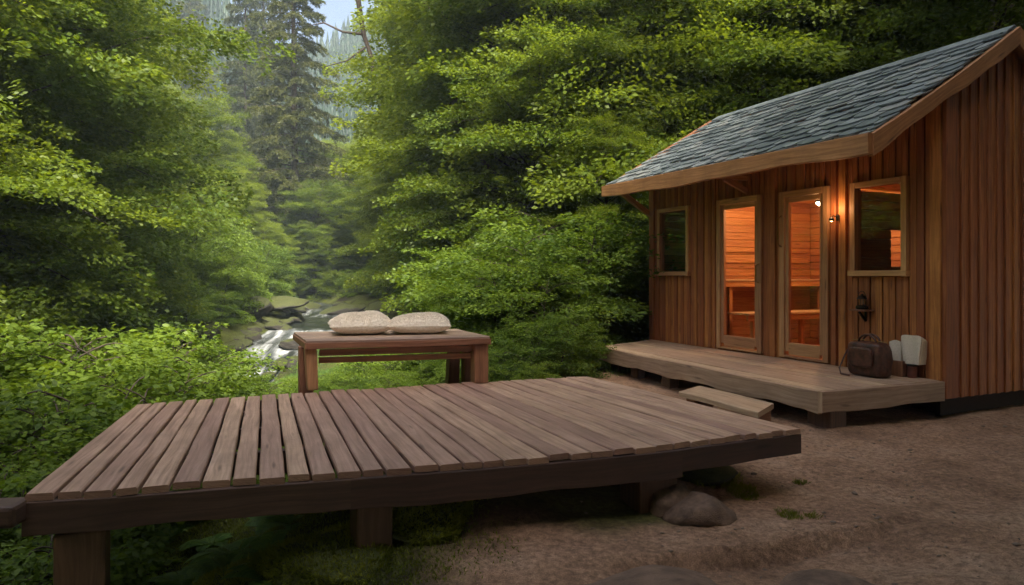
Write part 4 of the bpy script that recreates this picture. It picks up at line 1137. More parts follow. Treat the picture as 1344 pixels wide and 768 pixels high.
def make_tree(seed, Ht, R, zb, nl, leaf, nleaf, spray=(1.1, .45), m='leaf', trunk_r=.16, stems=1, droop=.3, low=.15, six=False, prof_pow=.6, lean=.0):
    """returns (crown mesh, trunk mesh)"""
    rg = np.random.default_rng(seed); tb = MB(); rnd = random.Random(seed)
    sc_, so_, sl_, st_ = [], [], [], []
    for st in range(stems):
        a0 = rnd.uniform(0, 6.28); bx0 = (0 if stems == 1 else R * .12 * rnd.random())
        tip = Vector((cos(a0) * (R * .45 if stems > 1 else .06 * Ht * rnd.uniform(.2, 1)), sin(a0) * (R * .45 if stems > 1 else .06 * Ht * rnd.uniform(.2, 1)), Ht * rnd.uniform(.82, .98)))
        base = Vector((cos(a0) * bx0, sin(a0) * bx0, -.3))
        tp = []
        for i in range(9):
            f = i / 8; w = Vector((sin(f * 5 + seed + st), cos(f * 4.3 + seed * 2), 0)) * (.018 * Ht * f)
            tp.append(base.lerp(tip, f) + w)
        tb.tube(tp, [trunk_r * (1 - .88 * i / 8) for i in range(9)], 8)
        for k in range(nl // stems):
            f = low + (1 - low) * ((k + rnd.random()) / (nl // stems)) ** .9
            z0 = f
            p0 = tp[0].lerp(tp[-1], 0) ; i0 = min(7, int(f * 8)); p0 = tp[i0].lerp(tp[i0 + 1], f * 8 - i0)
            az = k * 2.39996 + rnd.uniform(-.5, .5)
            fr = (f - low) / (1 - low)
            Lh = R * (max(.10, sin(pi * (.22 + .74 * fr))) ** prof_pow) * rnd.uniform(.65, 1.12)
            if stems > 1: Lh *= .6
            el = .25 + .75 * fr + rnd.uniform(-.1, .15)
            out = Vector((cos(az), sin(az), 0)); lim = []
            for q_ in range(7):
                g = q_ / 6; lim.append(p0 + out * (Lh * g) + ZU * (Lh * (el * g - droop * 1.6 * g * g)) + Vector((sin(g * 6 + k), cos(g * 5 + k * 2), sin(g * 7 + k)) ) * (.03 * Lh * g))
            tb.tube(lim, [max(.008, trunk_r * .30 * (1 - fr * .6) * (1 - .85 * g / 6)) for g in range(7)], 5, cap=False)
            ns = max(3, int(Lh / spray[0] * 5.2))
            for j in range(ns):
                g = .22 + .78 * ((j + rnd.random()) / ns); i1 = min(5, int(g * 6)); pp = lim[i1].lerp(lim[i1 + 1], g * 6 - i1)
                sgn = 1 if j % 2 else -1; sa = az + sgn * rnd.uniform(.15, 1.1) * (1.15 - g * .6)
                ss = rnd.uniform(.7, 1.2) * (1.15 - .45 * abs(g - .6))
                side = Vector((-sin(az), cos(az), 0)) * sgn * rnd.uniform(0, .35) * spray[0]
                sc_.append(tuple(pp + side * .6)); so_.append((cos(sa), sin(sa), rnd.uniform(-.22, .22) + .15 * fr)); sl_.append(ss); st_.append(rnd.random())
    sc_, so_, sl_, st_ = np.array(sc_), np.array(so_), np.array(sl_), np.array(st_)
    ns = len(sc_); per = max(6, int(nleaf / ns)); n = ns * per
    so_ = nrm_(so_); up = nrm_(np.array([0, 0, 1.]) + rg.normal(0, .26, (ns, 3))); sd_ = nrm_(np.cross(so_, up)); up = np.cross(sd_, so_)
    R_ = lambda a: np.repeat(a, per, axis=0)
    a_ = rg.uniform(0, 1, (n, 1)) ** .85; L_ = R_(sl_[:, None]) * spray[0]
    wprof = np.sin(pi * np.clip(a_ * .85 + .12, 0, 1)) ** .7
    bb = rg.uniform(-1, 1, (n, 1)); b_ = bb * wprof * spray[1] * L_
    # twigs: gather leaves along side twigs
    c = R_(sc_) + R_(so_) * (a_ * L_ + np.abs(b_) * .5) + R_(sd_) * b_ + R_(up) * (rg.normal(0, .06, (n, 1)) * spray[0] - .30 * droop * 2 * a_ ** 2 * L_)
    ldir = nrm_(R_(so_) * rg.uniform(.4, 1, (n, 1)) + R_(sd_) * np.sign(bb) * rg.uniform(.1, 1, (n, 1)) + R_(up) * rg.normal(-.22, .28, (n, 1)))
    ln_ = nrm_(R_(up) + rg.normal(0, .6, (n, 3))); ln_ = nrm_(ln_ - ldir * np.sum(ln_ * ldir, 1, keepdims=True))
    sz_ = leaf * rg.uniform(.6, 1.25, (n, 1))
    V, Fq, kk = leaf_verts(c, ldir, ln_, sz_, sz_ * .62, six)
    tint = np.clip(R_(st_) * .55 + rg.uniform(0, .45, n), 0, 1)
    crown = npmesh('crown', V, Fq, M[m], [('tint', 'POINT', np.repeat(tint, kk))])
    to = tb.build('trunk', M['bark'], None, smooth=True); tme = to.data
    off = Vector(to.location); bpy.data.objects.remove(to)
    tme.transform(Matrix.Translation(off))
    return crown, tme

def make_conifer(seed, Ht, R, zb, nb, nleaf, m='needle', needle=(.16, .03), drp=.35, tr=.16, sparse=1.0):
    rg = np.random.default_rng(seed); rnd = random.Random(seed); tb = MB()
    tb.tube([(.02 * Ht * sin(i * .7 + seed) * .12, .0, -.4 + (Ht + .4) * i / 10) for i in range(11)], [tr * (1 - .93 * i / 10) for i in range(11)], 8)
    C0, D0, LL, T0 = [], [], [], []
    for k in range(nb):
        f = (k + rnd.random()) / nb; z = zb + (Ht - zb) * f; az = k * 2.4 + rnd.uniform(-.4, .4)
        Lb = R * ((1 - f) ** .75 * .93 + .07) * rnd.uniform(.6, 1.15) * (1 if f > .12 else .75)
        out = Vector((cos(az), sin(az), 0)); lim = []
        for q_ in range(6):
            g = q_ / 5; lim.append(Vector((0, 0, z)) + out * (Lb * g) + ZU * (Lb * (.12 * g - drp * g * g + .12 * g ** 4)))
        tb.tube(lim, [max(.006, .10 * tr * 2 * (1 - f * .6) * (1 - .9 * g / 5)) for g in range(6)], 4, cap=False)
        nt_ = max(4, int(Lb * 9 * sparse))
        for j in range(nt_):
            g = .12 + .88 * (j + rnd.random()) / nt_; i1 = min(4, int(g * 5)); p = lim[i1].lerp(lim[i1 + 1], g * 5 - i1)
            sg = 1 if j % 2 else -1; aa = az + sg * rnd.uniform(.5, 1.15)
            C0.append(tuple(p)); D0.append((cos(aa), sin(aa), rnd.uniform(-.75, -.15))); LL.append(Lb * .34 * (1.1 - .7 * g) * rnd.uniform(.6, 1.2) + .12); T0.append(rnd.random())
    C0, D0, LL, T0 = np.array(C0), nrm_(np.array(D0)), np.array(LL), np.array(T0)
    ns = len(C0); per = max(4, nleaf // ns); n = ns * per; R_ = lambda a: np.repeat(a, per, axis=0)
    a_ = rg.uniform(0, 1, (n, 1)); c = R_(C0) + R_(D0) * a_ * R_(LL[:, None]) + rg.normal(0, .02, (n, 3)); c[:, 2] -= (.22 * a_[:, 0] ** 2 * R_(LL))
    dr = nrm_(R_(D0) + rg.normal(0, .5, (n, 3))); nn = nrm_(rg.normal(size=(n, 3)) + np.array([0, 0, .8])); nn = nrm_(nn - dr * np.sum(nn * dr, 1, keepdims=True))
    sz_ = needle[0] * rg.uniform(.6, 1.2, (n, 1)); V, Fq, kk = leaf_verts(c, dr, nn, sz_, np.full((n, 1), needle[1]))
    tint = np.clip(R_(T0) * .6 + rg.uniform(0, .4, n), 0, 1)
    crown = npmesh('crown', V, Fq, M[m], [('tint', 'POINT', np.repeat(tint, kk))])
    to = tb.build('trunk', M['bark'], None, smooth=True); tme = to.data; off = Vector(to.location); bpy.data.objects.remove(to); tme.transform(Matrix.Translation(off))
    return crown, tme

TR = [make_tree(101, 12, 4.2, .6, 104, .098, 230000, (1.25, .46), low=.08, prof_pow=.55),
      make_tree(102, 12, 3.6, .6, 108, .092, 220000, (1.15, .42), low=.06, prof_pow=.5, droop=.36),
      make_tree(103, 12, 4.8, 1.5, 96, .10, 230000, (1.35, .40), low=.13, droop=.26),
      make_tree(104, 12, 4.0, .6, 112, .095, 230000, (1.1, .45), low=.05, prof_pow=.45, droop=.33)]
BU = [make_tree(201, 3.2, 2.0, .1, 54, .085, 26000, (.75, .42), m='leaf_near', trunk_r=.035, stems=3, low=.06, six=False),
      make_tree(202, 3.0, 2.2, .1, 60, .08, 28000, (.7, .42), m='leaf_near', trunk_r=.03, stems=4, low=.05, droop=.38)]
NB_ = [make_tree(211, 1.7, 1.15, .05, 46, .062, 9500, (.42, .40), m='leaf_near', trunk_r=.014, stems=4, low=.05, six=True, droop=.34),
       make_tree(212, 1.5, 1.3, .05, 52, .070, 9500, (.45, .42), m='leaf_near', trunk_r=.012, stems=5, low=.04, six=True, droop=.40)]
CO = [make_conifer(301, 24, 3.7, 1.5, 170, 150000, needle=(.20, .04), drp=.42, tr=.30, sparse=.9),
      make_conifer(302, 20, 3.6, 1.0, 130, 90000, needle=(.24, .05), drp=.35, tr=.26)]

def plant(kind, meshes, x, y, scale, rz, label, cat, group=None, z=None, tilt=(0, 0)):
    e = empty(kind, (x, y, (HH(x, y) if z is None else z)), label, cat, group)
    e.scale = (scale, scale, scale) if not hasattr(scale, '__len__') else scale
    e.rotation_euler = (tilt[0], tilt[1], rz)
    link('crown' if kind != 'shrub' else 'foliage', meshes[0], e); link('trunk' if kind != 'shrub' else 'stem', meshes[1], e)
    return e

# --- silhouettes: how high the wood stands along each bearing
def ytop(px, left):
    if left: return np.interp(px, [150, 205, 238, 265, 300, 340, 386], [-400, -60, 80, 140, 190, 250, 285])
    return np.interp(px, [372, 400, 430, 465, 492, 530], [292, 270, 200, 105, 0, -400])
placed = []
def free(x, y, r):
    for a, b_, q_ in placed:
        if (a - x) ** 2 + (b_ - y) ** 2 < (r * .5 * (r + q_) / max(r, .1)) ** 2 * .55: return False
    return True
def cabin_dist(x, y):
    v = Vector((x, y, 0)) - A; v.z = 0; s_, t_ = v.dot(U), v.dot(Vv)
    ds = max(-s_, s_ - LEN, 0); dt = max(-1.7 - t_, t_ - DEP - 1.2, 0); return sqrt(ds * ds + dt * dt)
rnd = random.Random(5)
def forest(side, n, ya, yb, group, labels, maxd):
    cnt = 0; tries = 0
    while cnt < n and tries < 6000:
        tries += 1
        f = rnd.random(); y = ya + (yb - ya) * f ** 1.15
        dd = rnd.uniform(0, maxd); w = float(sw(y)) + 2.2
        x = float(sx(y)) + (-(w + dd) if side < 0 else (w + dd))
        px = CX + x / y * F
        if px < -260 or px > 1560: continue
        if side > 0 and (cabin_dist(x, y) < 3.2 or (x > -4.2 and y < 13.5) or (y < 17 and x < 1)): continue
        k = rnd.randrange(4); z = HH(x, y)
        h = rnd.uniform(9.5, 15.5)
        while h > 3:
            pe = px + ((5.0 * h / 12 + .6) / y * F) * (1 if side < 0 else -1)
            if (side < 0 and pe > 372) or (side > 0 and pe < 385): h -= .6; continue
            if h <= (HY - float(ytop(pe, side < 0))) * y / F + CZ - z: break
            h -= .6
        if h < 3.4: continue
        sc_ = h / 12 * rnd.uniform(.95, 1.02); r = 4.0 * sc_
        if not free(x, y, r): continue
        placed.append((x, y, r))
        lb = labels[cnt] if cnt < len(labels) else 'leafy green tree in the dense wood ' + ('on the slope left of the stream' if side < 0 else 'on the slope behind the cabin')
        plant('tree', TR[k], x, y, (sc_ * rnd.uniform(.95, 1.25), sc_ * rnd.uniform(.95, 1.25), sc_), rnd.uniform(0, 6.28), lb, 'tree', group, tilt=(rnd.uniform(-.05, .05), rnd.uniform(-.05, .05)))
        cnt += 1
    return cnt
# hand placed trees (px, depth, height, mesh, label)
hand = [(-30, 17, 12.5, 0, 'tall bright green tree filling the upper left of the view'),
 (-60, 13.5, 12, 2, 'dark overhanging tree at the left edge of the view'),
 (-220, 10.5, 11, 1, 'nearest dark tree reaching in at the far left edge'),
 (95, 27, 10, 3, 'bright green tree at the right rim of the left wood'),
 (700, 21, 14, 1, 'tall tree with a bare dark stem rising above the bench cushions'),
 (690, 16, 9.5, 3, 'tree with low feathery boughs just left of the cabin roof'),
 (668, 27, 15, 0, 'bright tree where the right wood meets the valley gap'),
 (760, 18.5, 14, 2, 'tall tree directly behind the low end of the cabin roof'),
 (880, 17, 13.5, 0, 'tall tree behind the middle of the slate roof'),
 (1060, 16, 12.5, 1, 'dark tree behind the upper half of the slate roof'),
 (1290, 14, 12, 2, 'dark tree above the cabin ridge at the right edge'),
 (800, 13.4, 4.6, 1, 'young bushy tree pressing against the far cabin corner')]
for px, dp, h, k, lb in hand:
    q_ = Q(px, dp); placed.append((q_.x, q_.y, 4.2 * h / 12))
    plant('tree', TR[k], q_.x, q_.y, h / 12, rnd.uniform(0, 6), lb, 'tree')
# unseen trees added behind and beside the viewpoint to shade deck and cabin
for i, (x_, y_, h_, k_) in enumerate([(-2.2, -8.5, 17, 2), (2.5, -11, 18, 2), (7.5, -5.2, 17, 2), (9.5, -1.5, 17, 2), (12.5, 3.5, 15, 2), (-8.5, -7, 16, 2)]):
    plant('tree', TR[k_], x_, y_, h_ / 12, i * 1.3, 'unseen shade tree added behind the viewpoint to darken deck and cabin', 'tree', 'shade trees behind the viewpoint')
nl_ = forest(-1, 44, 13, 75, 'trees in the left wood', [], 34)
nr_ = forest(1, 62, 14, 75, 'trees in the right wood', [], 46)
print('wood', nl_, nr_)
for px, dp, h_, k_, lb in [(228, 34, 9.5, 3, 'rounded bright tree stepping down from the left wood into the gap'), (268, 40, 9.0, 1, 'hazy light green tree below the brownish conifer'), (318, 46, 8.5, 0, 'hazy light green tree left of the tall spruce foot'), (442, 44, 8.0, 1, 'hazy light green tree right of the tall spruce foot'), (415, 36, 4.2, 3, 'small bright tree just right of the tall spruce foot'), (350, 33, 3.8, 0, 'small bright tree just left of the tall spruce foot')]:
    q_ = Q(px, dp); plant('tree', TR[k_], q_.x, q_.y, h_ / 12, dp * 1.7, lb, 'tree')
# conifers
def Pd(px, py, dp): return Vector(((px - CX) / F * dp, dp, CZ - (py - HY) * dp / F))
tr_ = [o for o in bpy.data.objects if o.get('label', '').startswith('bright tree where the right wood')][0]
mb = MB(); mb.tube([Pd(x_, y_, 25) - Vector(tr_.location) for x_, y_ in ((600, -60), (545, -90), (492, -60), (470, 0), (478, 48), (490, 82), (488, 100), (468, 110))], [.13, .12, .11, .10, .085, .07, .05, .02], 7)
mb.tube([Pd(x_, y_, 25) - Vector(tr_.location) for x_, y_ in ((476, 45), (450, 42), (425, 30), (405, 34))], [.05, .04, .03, .01], 6)
mb.tube([Pd(x_, y_, 25) - Vector(tr_.location) for x_, y_ in ((480, 62), (455, 80), (425, 88))], [.04, .025, .01], 6)
bo = mb.build('bough', M['bark'], None, smooth=True); lo_ = Vector(bo.location); bo.parent = tr_; k_ = tr_.scale
tr_.rotation_euler = (0, 0, 0); bo.location = Vector((lo_.x / k_.x, lo_.y / k_.y, lo_.z / k_.z)); bo.scale = (1 / k_.x, 1 / k_.y, 1 / k_.z)
for i, (px, dp, h_, r_, lb) in enumerate([(640, 15.5, 9, .10, 'slender dark trunk showing through the foliage above the cushions'), (812, 15.5, 12, .11, 'dark trunk leaning above the low end of the roof'), (1000, 14.5, 12, .10, 'dark forked trunk standing behind the slate roof')]):
    q_ = Q(px, dp); z_ = HH(q_.x, q_.y); mb = MB(); g_ = random.Random(i + 3)
    pts = [(q_.x + g_.uniform(-.16, .16) * f_ + .5 * sin(f_ * .5 + i), q_.y, z_ - .2 + h_ * f_ / 9) for f_ in range(10)]
    mb.tube(pts, [r_ * (1 - .8 * f_ / 9) for f_ in range(10)], 8)
    for b_ in range(9):
        j = g_.randrange(3, 9); p0 = Vector(pts[j]); sg = g_.choice((-1, 1)); l_ = g_.uniform(.8, 2.0)
        mb.tube([p0 + Vector((sg * l_ * f_ / 4, -.3 * f_ / 4, l_ * (.5 * f_ / 4 + .12 * sin(f_ * 1.7 + b_)))) for f_ in range(5)], [r_ * .35 * (1 - .85 * f_ / 4) for f_ in range(5)], 5)
    tag(mb.build('bare_tree', M['bark'], None, smooth=True), lb, 'tree')
# understory on the left slope
for i in range(46):
    y_ = rnd.uniform(11.5, 30); px = rnd.uniform(-60, 330); x_ = (px - CX) / F * y_
    if float(sx(y_)) - x_ < float(sw(y_)) + 1.2: continue
    s_ = rnd.uniform(2.0, 3.6) / 3.1
    plant('shrub', BU[i % 2], x_, y_, s_, rnd.uniform(0, 6), 'leafy understory bush on the slope left of the stream', 'shrub', 'understory bushes on the left slope')
q_ = Q(386, 38); plant('conifer', CO[0], q_.x, q_.y, 1.0, 1.0, 'tall spruce with a straight dark trunk standing in the valley gap', 'conifer', z=Hs(q_.x, q_.y) - .5)
q_ = Q(322, 50); plant('conifer', CO[1], q_.x, q_.y, (.85, .85, 1.3), 2.0, 'slender dark spruce behind and left of the tall valley spruce', 'conifer')
q_ = Q(250, 78); plant('conifer', CO[1], q_.x, q_.y, 1.10, 4.0, 'brownish pointed conifer above the left wood', 'conifer')
q_ = Q(345, 60); plant('conifer', CO[0], q_.x, q_.y, 1.2, 3.0, 'hazy spruce crowding the left side of the tall valley spruce', 'conifer')

# low lit trees closing the valley floor
for i in range(16):
    y_ = rnd.uniform(31, 56); px = rnd.uniform(300, 460); x_ = (px - CX) / F * y_; z_ = HH(x_, y_)
    if abs(x_ - float(sx(y_))) < 2: continue
    h_ = min(9, (HY - (ytop(px, px < 386) + rnd.uniform(-5, 35))) * y_ / F + CZ - z_)
    if h_ < 2: continue
    plant('tree', TR[i % 4], x_, y_, h_ / 12, rnd.uniform(0, 6), 'low bright tree on the hazy valley floor', 'tree', 'low trees on the valley floor')
def LT(px): return float(np.interp(px, [-60, 0, 100, 200, 250, 300, 340, 390, 420, 450, 480, 540, 640], [385, 390, 400, 424, 438, 458, 480, 492, 485, 462, 450, 440, 400]))
# shrubs lining the stream and slopes
def shrub(px, dp, h, k, label=None, group=None, sxy=1.1, near=False):
    q_ = Q(px, dp)
    if px < 640 and (near or dp < 19): h = min(h, .92 * min(CZ - HH(q_.x, q_.y) - (LT(p_) - HY) * dp / F for p_ in (px - 30, px, px + 30)))
    elif 330 < px < 560 and dp < 29: h = min(h, CZ - HH(q_.x, q_.y) - (424 - HY) * dp / F)
    if h < .22: return
    ms = NB_[k % 2] if near else BU[k % 2]; s = h / (1.6 if near else 3.1)
    plant('shrub', ms, q_.x, q_.y, (s * sxy, s * sxy, s), rnd.uniform(0, 6.28), label or 'leafy shrub in the undergrowth', 'shrub', group)
G1 = 'shrubs along the stream banks'
for i in range(120):
    y = rnd.uniform(12, 46) if i % 2 else rnd.uniform(12, 30); side = rnd.choice((-1, 1)); w = float(sw(y)) + 1.0 + abs(rnd.gauss(0, 3.2)) + (.6 if side > 0 else 0)
    x = float(sx(y)) + side * w; px = CX + x / y * F
    if not -80 < px < 900 or cabin_dist(x, y) < 1.6: continue
    if side > 0 and y < 24 and px < 640 and y > 15 and w < 5: h = rnd.uniform(.5, .9)
    else: h = rnd.uniform(1.2, 2.6)
    # keep the view onto the cascade and pool open
    shrub(px, y, h, i, 'leafy shrub on the wooded stream bank', G1)
for i, (px, dp, h) in enumerate([(275, 19, .9), (285, 22, 1.1), (262, 24, 1.3), (240, 20, 1.3), (300, 25, .7), (255, 17, 1.0), (430, 37, 1.0), (470, 34.5, 1.3), (510, 33, 1.5), (405, 39, .9), (545, 31, 1.5), (490, 38, 1.8), (450, 40, 1.4), (380, 41, 1.0), (280, 15.5, .8)]):
    q_ = Q(px, dp); plant('shrub', BU[i % 2], q_.x, q_.y, (h / 2.6, h / 2.6, h / 3.1), i * 1.1, 'leafy shrub on the wooded stream bank', 'shrub', G1)
# mass of shrubs behind the bench and porch
mid_ = [(660, 11.5, 1.9), (700, 10.4, 1.7), (722, 11.5, 2.3), (772, 13.5, 2.6), (640, 13.5, 2.2), (700, 13.5, 2.9), (770, 14.3, 3.2), (600, 15.5, 2.4), (850, 14.5, 2.4), (560, 17.5, 2.0), (660, 16.5, 3.4), (720, 9.3, .9), (755, 9.7, .6), (650, 9.3, .7), (600, 10.5, .8), (550, 10.5, .6), (500, 11, .55), (530, 13.5, .9), (460, 11.5, .45)]
for i, (px, dp, h) in enumerate(mid_): shrub(px, dp, h, i, 'feathery green shrub between the bench and the cabin', 'shrubs between bench and cabin', 1.25)
near = [(20, 5.2, 1.15), (90, 5.4, 1.15), (150, 6.3, 1.2), (215, 7.0, 1.1), (290, 8.0, .95), (350, 8.6, .75), (60, 6.8, 1.6), (130, 8.0, 1.7), (200, 9.0, 1.55), (270, 10, 1.3), (330, 10.5, 1.0), (-40, 6.4, 1.6), (10, 8.6, 2.3), (90, 10, 2.3), (180, 11.2, 2.0), (250, 12, 1.7), (385, 9.5, .6), (310, 12.5, .9), (-60, 4.3, 1.0), (0, 4.1, .95), (40, 10.8, 2.7), (130, 12.5, 2.5), (60, 4.5, .9), (425, 8.4, .45), (450, 8.2, .42), (500, 8.6, .45), (550, 8.8, .45), (590, 9.2, .5), (470, 9.8, .6), (530, 10.2, .6), (580, 10.8, .65), (500, 12, .8), (450, 12.5, .8), (560, 12.6, .9), (530, 15, 1.0), (480, 14.5, 1.0), (620, 8.8, .5), (680, 8.9, .55), (640, 10.2, .8), (700, 8.4, .35), (230, 8.2, 1.1), (20, 7.6, 1.8), (360, 7.6, .55), (300, 6.9, .6), (180, 8.0, 1.2)]
for i, (px, dp, h) in enumerate(near): shrub(px, dp, h, i, *(('bright fresh-green undergrowth shrub left of the deck', 'shrubs left of the deck') if px < 440 else ('low leafy plant on the bank behind the bench', 'low plants behind the bench')), 1.15, near=True)

# ferns and leafy plants under the deck
def make_fern(seed, n=9, L_=.55):
    rg = np.random.default_rng(seed); C, D, Nn, S = [], [], [], []
    for k in range(n):
        az = 2 * pi * k / n + rg.uniform(-.3, .3); ln = L_ * rg.uniform(.7, 1.15)
        for j in range(24):
            g = (j + 1) / 24; out = np.array([cos(az), sin(az), 0]); p = out * ln * g * .9 + np.array([0, 0, ln * (.9 * g - .75 * g * g)])
            tg = nrm_((out * .9 + np.array([0, 0, .9 - 1.5 * g]))[None])[0]; sd = np.array([-sin(az), cos(az), 0])
            for sg in (-1, 1):
                dd = sd * sg + tg * .45 + np.array([0, 0, -.1]); C.append(p); D.append(dd); Nn.append(np.cross(tg, sd) * -1); S.append(ln * .30 * (sin(pi * min(1, g * .86 + .14)) ** .8) + .012)
    C, D, Nn, S = np.array(C), nrm_(np.array(D)), np.array(Nn), np.array(S)[:, None]
    Nn[Nn[:, 2] < 0] *= -1; Nn = nrm_(Nn - D * np.sum(Nn * D, 1, keepdims=True))
    V, Fq, kk = leaf_verts(C, D, Nn, S, S * .30 + .006, True)
    return npmesh('fronds', V, Fq, M['fern'], [('tint', 'POINT', np.repeat(rg.uniform(.2, 1, len(C)), kk))])
FE = [make_fern(1), make_fern(2, 11, .5), make_fern(3, 7, .62)]
for i in range(46):
    x = rnd.uniform(-4.2, -.3); y = rnd.uniform(3.6, 7.8)
    if i < 26: x = rnd.uniform(-3.4, -.7); y = rnd.uniform(3.35, 5.0)
    s = rnd.uniform(.35, .7)
    if x > -.9: s *= .6
    o = link('fern', FE[i % 3], None, (x, y, Hs(x, y) - .02)); o.scale = (s, s, s); o.rotation_euler = (rnd.uniform(-.2, .2), rnd.uniform(-.2, .2), rnd.uniform(0, 6))
    tag(o, 'green fern in the moss under and beside the deck', 'fern', 'ferns around the deck')

# moss growing on the mounds
def mound_moss(o, seed):
    rg = np.random.default_rng(seed); me = o.data; n = 15000
    v = np.empty(len(me.vertices) * 3); me.vertices.foreach_get('co', v); v = v.reshape(-1, 3)
    k = rg.integers(0, len(v), n); S = np.array(o.scale); p = v[k] + rg.normal(0, .03, (n, 3)); nr = nrm_(v[k] / S); keep = nr[:, 2] > -.1; p, nr = p[keep], nr[keep]; n = len(p)
    w = p * S; w = w + nr * (.018 * fbm(w[:, 0] * 14 + seed, w[:, 1] * 14, 3, seed)[:, None])
    dr = nrm_(nr + rg.normal(0, .55, (n, 3))); nn = nrm_(rg.normal(size=(n, 3))); nn = nrm_(nn - dr * np.sum(nn * dr, 1, keepdims=True))
    V, Fq, kk = leaf_verts(w, dr, nn, rg.uniform(.012, .038, (n, 1)), np.full((n, 1), .006))
    t = np.clip(.5 + .9 * fbm(w[:, 0] * 7, w[:, 1] * 7, 3, 4), 0, 1) * .7 + rg.uniform(0, .3, n)
    c = link('moss', npmesh('moss', V / S, Fq, M['mossb'], [('tint', 'POINT', np.repeat(t, kk))]), o); c['kind'] = 'stuff'
for i, o in enumerate([o for o in list(col.objects) if o.name.startswith('moss_mound')]): mound_moss(o, i)

# moss and grass as ground cover
def blades(name, xs, ys, hmin, hmax, wd, m, label, seed, cat='moss', lean=.6):
    rg = np.random.default_rng(seed); n = len(xs); z = H(xs, ys)
    c = np.stack([xs, ys, z - .005], 1); dr = nrm_(np.array([0, 0, 1.]) + rg.normal(0, lean, (n, 3)) * np.array([1, 1, .2])); nn = nrm_(rg.normal(size=(n, 3))); nn = nrm_(nn - dr * np.sum(nn * dr, 1, keepdims=True))
    s = rg.uniform(hmin, hmax, (n, 1)); V, Fq, kk = leaf_verts(c, dr, nn, s, np.full((n, 1), wd))
    cl = np.clip(.5 + .8 * fbm(xs * 2, ys * 2, 3, seed), 0, 1) * .6 + rg.uniform(0, .4, n)
    tag(link(name, npmesh(name, V, Fq, M[m], [('tint', 'POINT', np.repeat(cl, kk))])), label, cat, kind='stuff')
rg = np.random.default_rng(77)
def scatter(n, x0, x1, y0, y1, fn):
    x = rg.uniform(x0, x1, n * 3); y = rg.uniform(y0, y1, n * 3); k = fn(x, y) > rg.uniform(0, 1, len(x)); return x[k][:n], y[k][:n]
def nosand(x, y):
    e_ = -.4 + .25 * np.sin(y * 1.3) + .6 * sstep(6, 9, y)
    s_ = sstep(-.55, .25, x - e_ - .45 + .35 * fbm(x * 2.2, y * 2.2, 3, 70)) * (1 - sstep(9.2, 10.2, y + .35 * fbm(x * 1.5, y * 1.5, 3, 75) - np.clip(x - 3, 0, 2) * 1.5))
    return (1 - s_) * np.clip(.75 + 1.2 * fbm(x * 1.3, y * 1.3, 3, 71), 0, 1)
x, y = scatter(90000, -4.5, .8, 3.2, 7.2, lambda x, y: nosand(x, y) * (x < .25)); blades('moss', x, y, .012, .035, .006, 'mossb', 'yellow-green moss on the bank under the deck', 1)
x, y = scatter(110000, -9, 4, 6.6, 20, lambda x, y: nosand(x, y) * (np.abs(x - sx(y)) > sw(y) + .15)); blades('grass', x, y, .05, .14, .008, 'fern', 'short green grass between the deck and the trees', 2, 'grass')
def patch(x, y):
    v = 0
    for cx_, cy_, r in ((1.38, 4.75, .22), (1.50, 4.45, .12), (1.2, 4.95, .25), (1.95, 4.65, .05), (1.62, 4.05, .08), (1.75, 4.0, .05)): v = np.maximum(v, 1 - ((x - cx_) ** 2 + ((y - cy_) * .8) ** 2) / r ** 2 + .5 * fbm(x * 9, y * 9, 2, 5))
    return np.clip(v * 1.6, 0, 1)
x, y = scatter(9000, .9, 2.1, 3.9, 5.3, patch); blades('grass_patch', x, y, .015, .05, .005, 'mossb', 'tufts of grass in the sand beside the deck corner', 3, 'grass')
def pebbles():
    n = 700; xs = rg.uniform(.3, 7, n); ys = rg.uniform(2.3, 7, n); z = H(xs, ys); s = rg.uniform(.003, .011, n) * np.where(rg.random(n) < .06, 2.4, 1)
    t = (1 + 5 ** .5) / 2; ic = np.array([(-1, t, 0), (1, t, 0), (-1, -t, 0), (1, -t, 0), (0, -1, t), (0, 1, t), (0, -1, -t), (0, 1, -t), (t, 0, -1), (t, 0, 1), (-t, 0, -1), (-t, 0, 1)]) / 1.9
    fc = np.array([(0, 11, 5), (0, 5, 1), (0, 1, 7), (0, 7, 10), (0, 10, 11), (1, 5, 9), (5, 11, 4), (11, 10, 2), (10, 7, 6), (7, 1, 8), (3, 9, 4), (3, 4, 2), (3, 2, 6), (3, 6, 8), (3, 8, 9), (4, 9, 5), (2, 4, 11), (6, 2, 10), (8, 6, 7), (9, 8, 1)])
    V = ic[None] * (s[:, None, None] * rg.uniform(.6, 1.4, (n, 12, 1))) * np.array([1.3, 1, .6]) + np.stack([xs, ys, z + s * .2], 1)[:, None]
    tag(link('pebbles', npmesh('pebbles', V.reshape(-1, 3), (fc[None] + np.arange(n)[:, None, None] * 12).reshape(-1, 3), M['pebble'], smooth=True)), 'small stones and grit strewn on the sand', 'pebbles', kind='stuff')
M['pebble'] = simple('pebble_stone', (.30, .22, .16), (.12, .085, .06), rough=.85, scale=3)
pebbles()
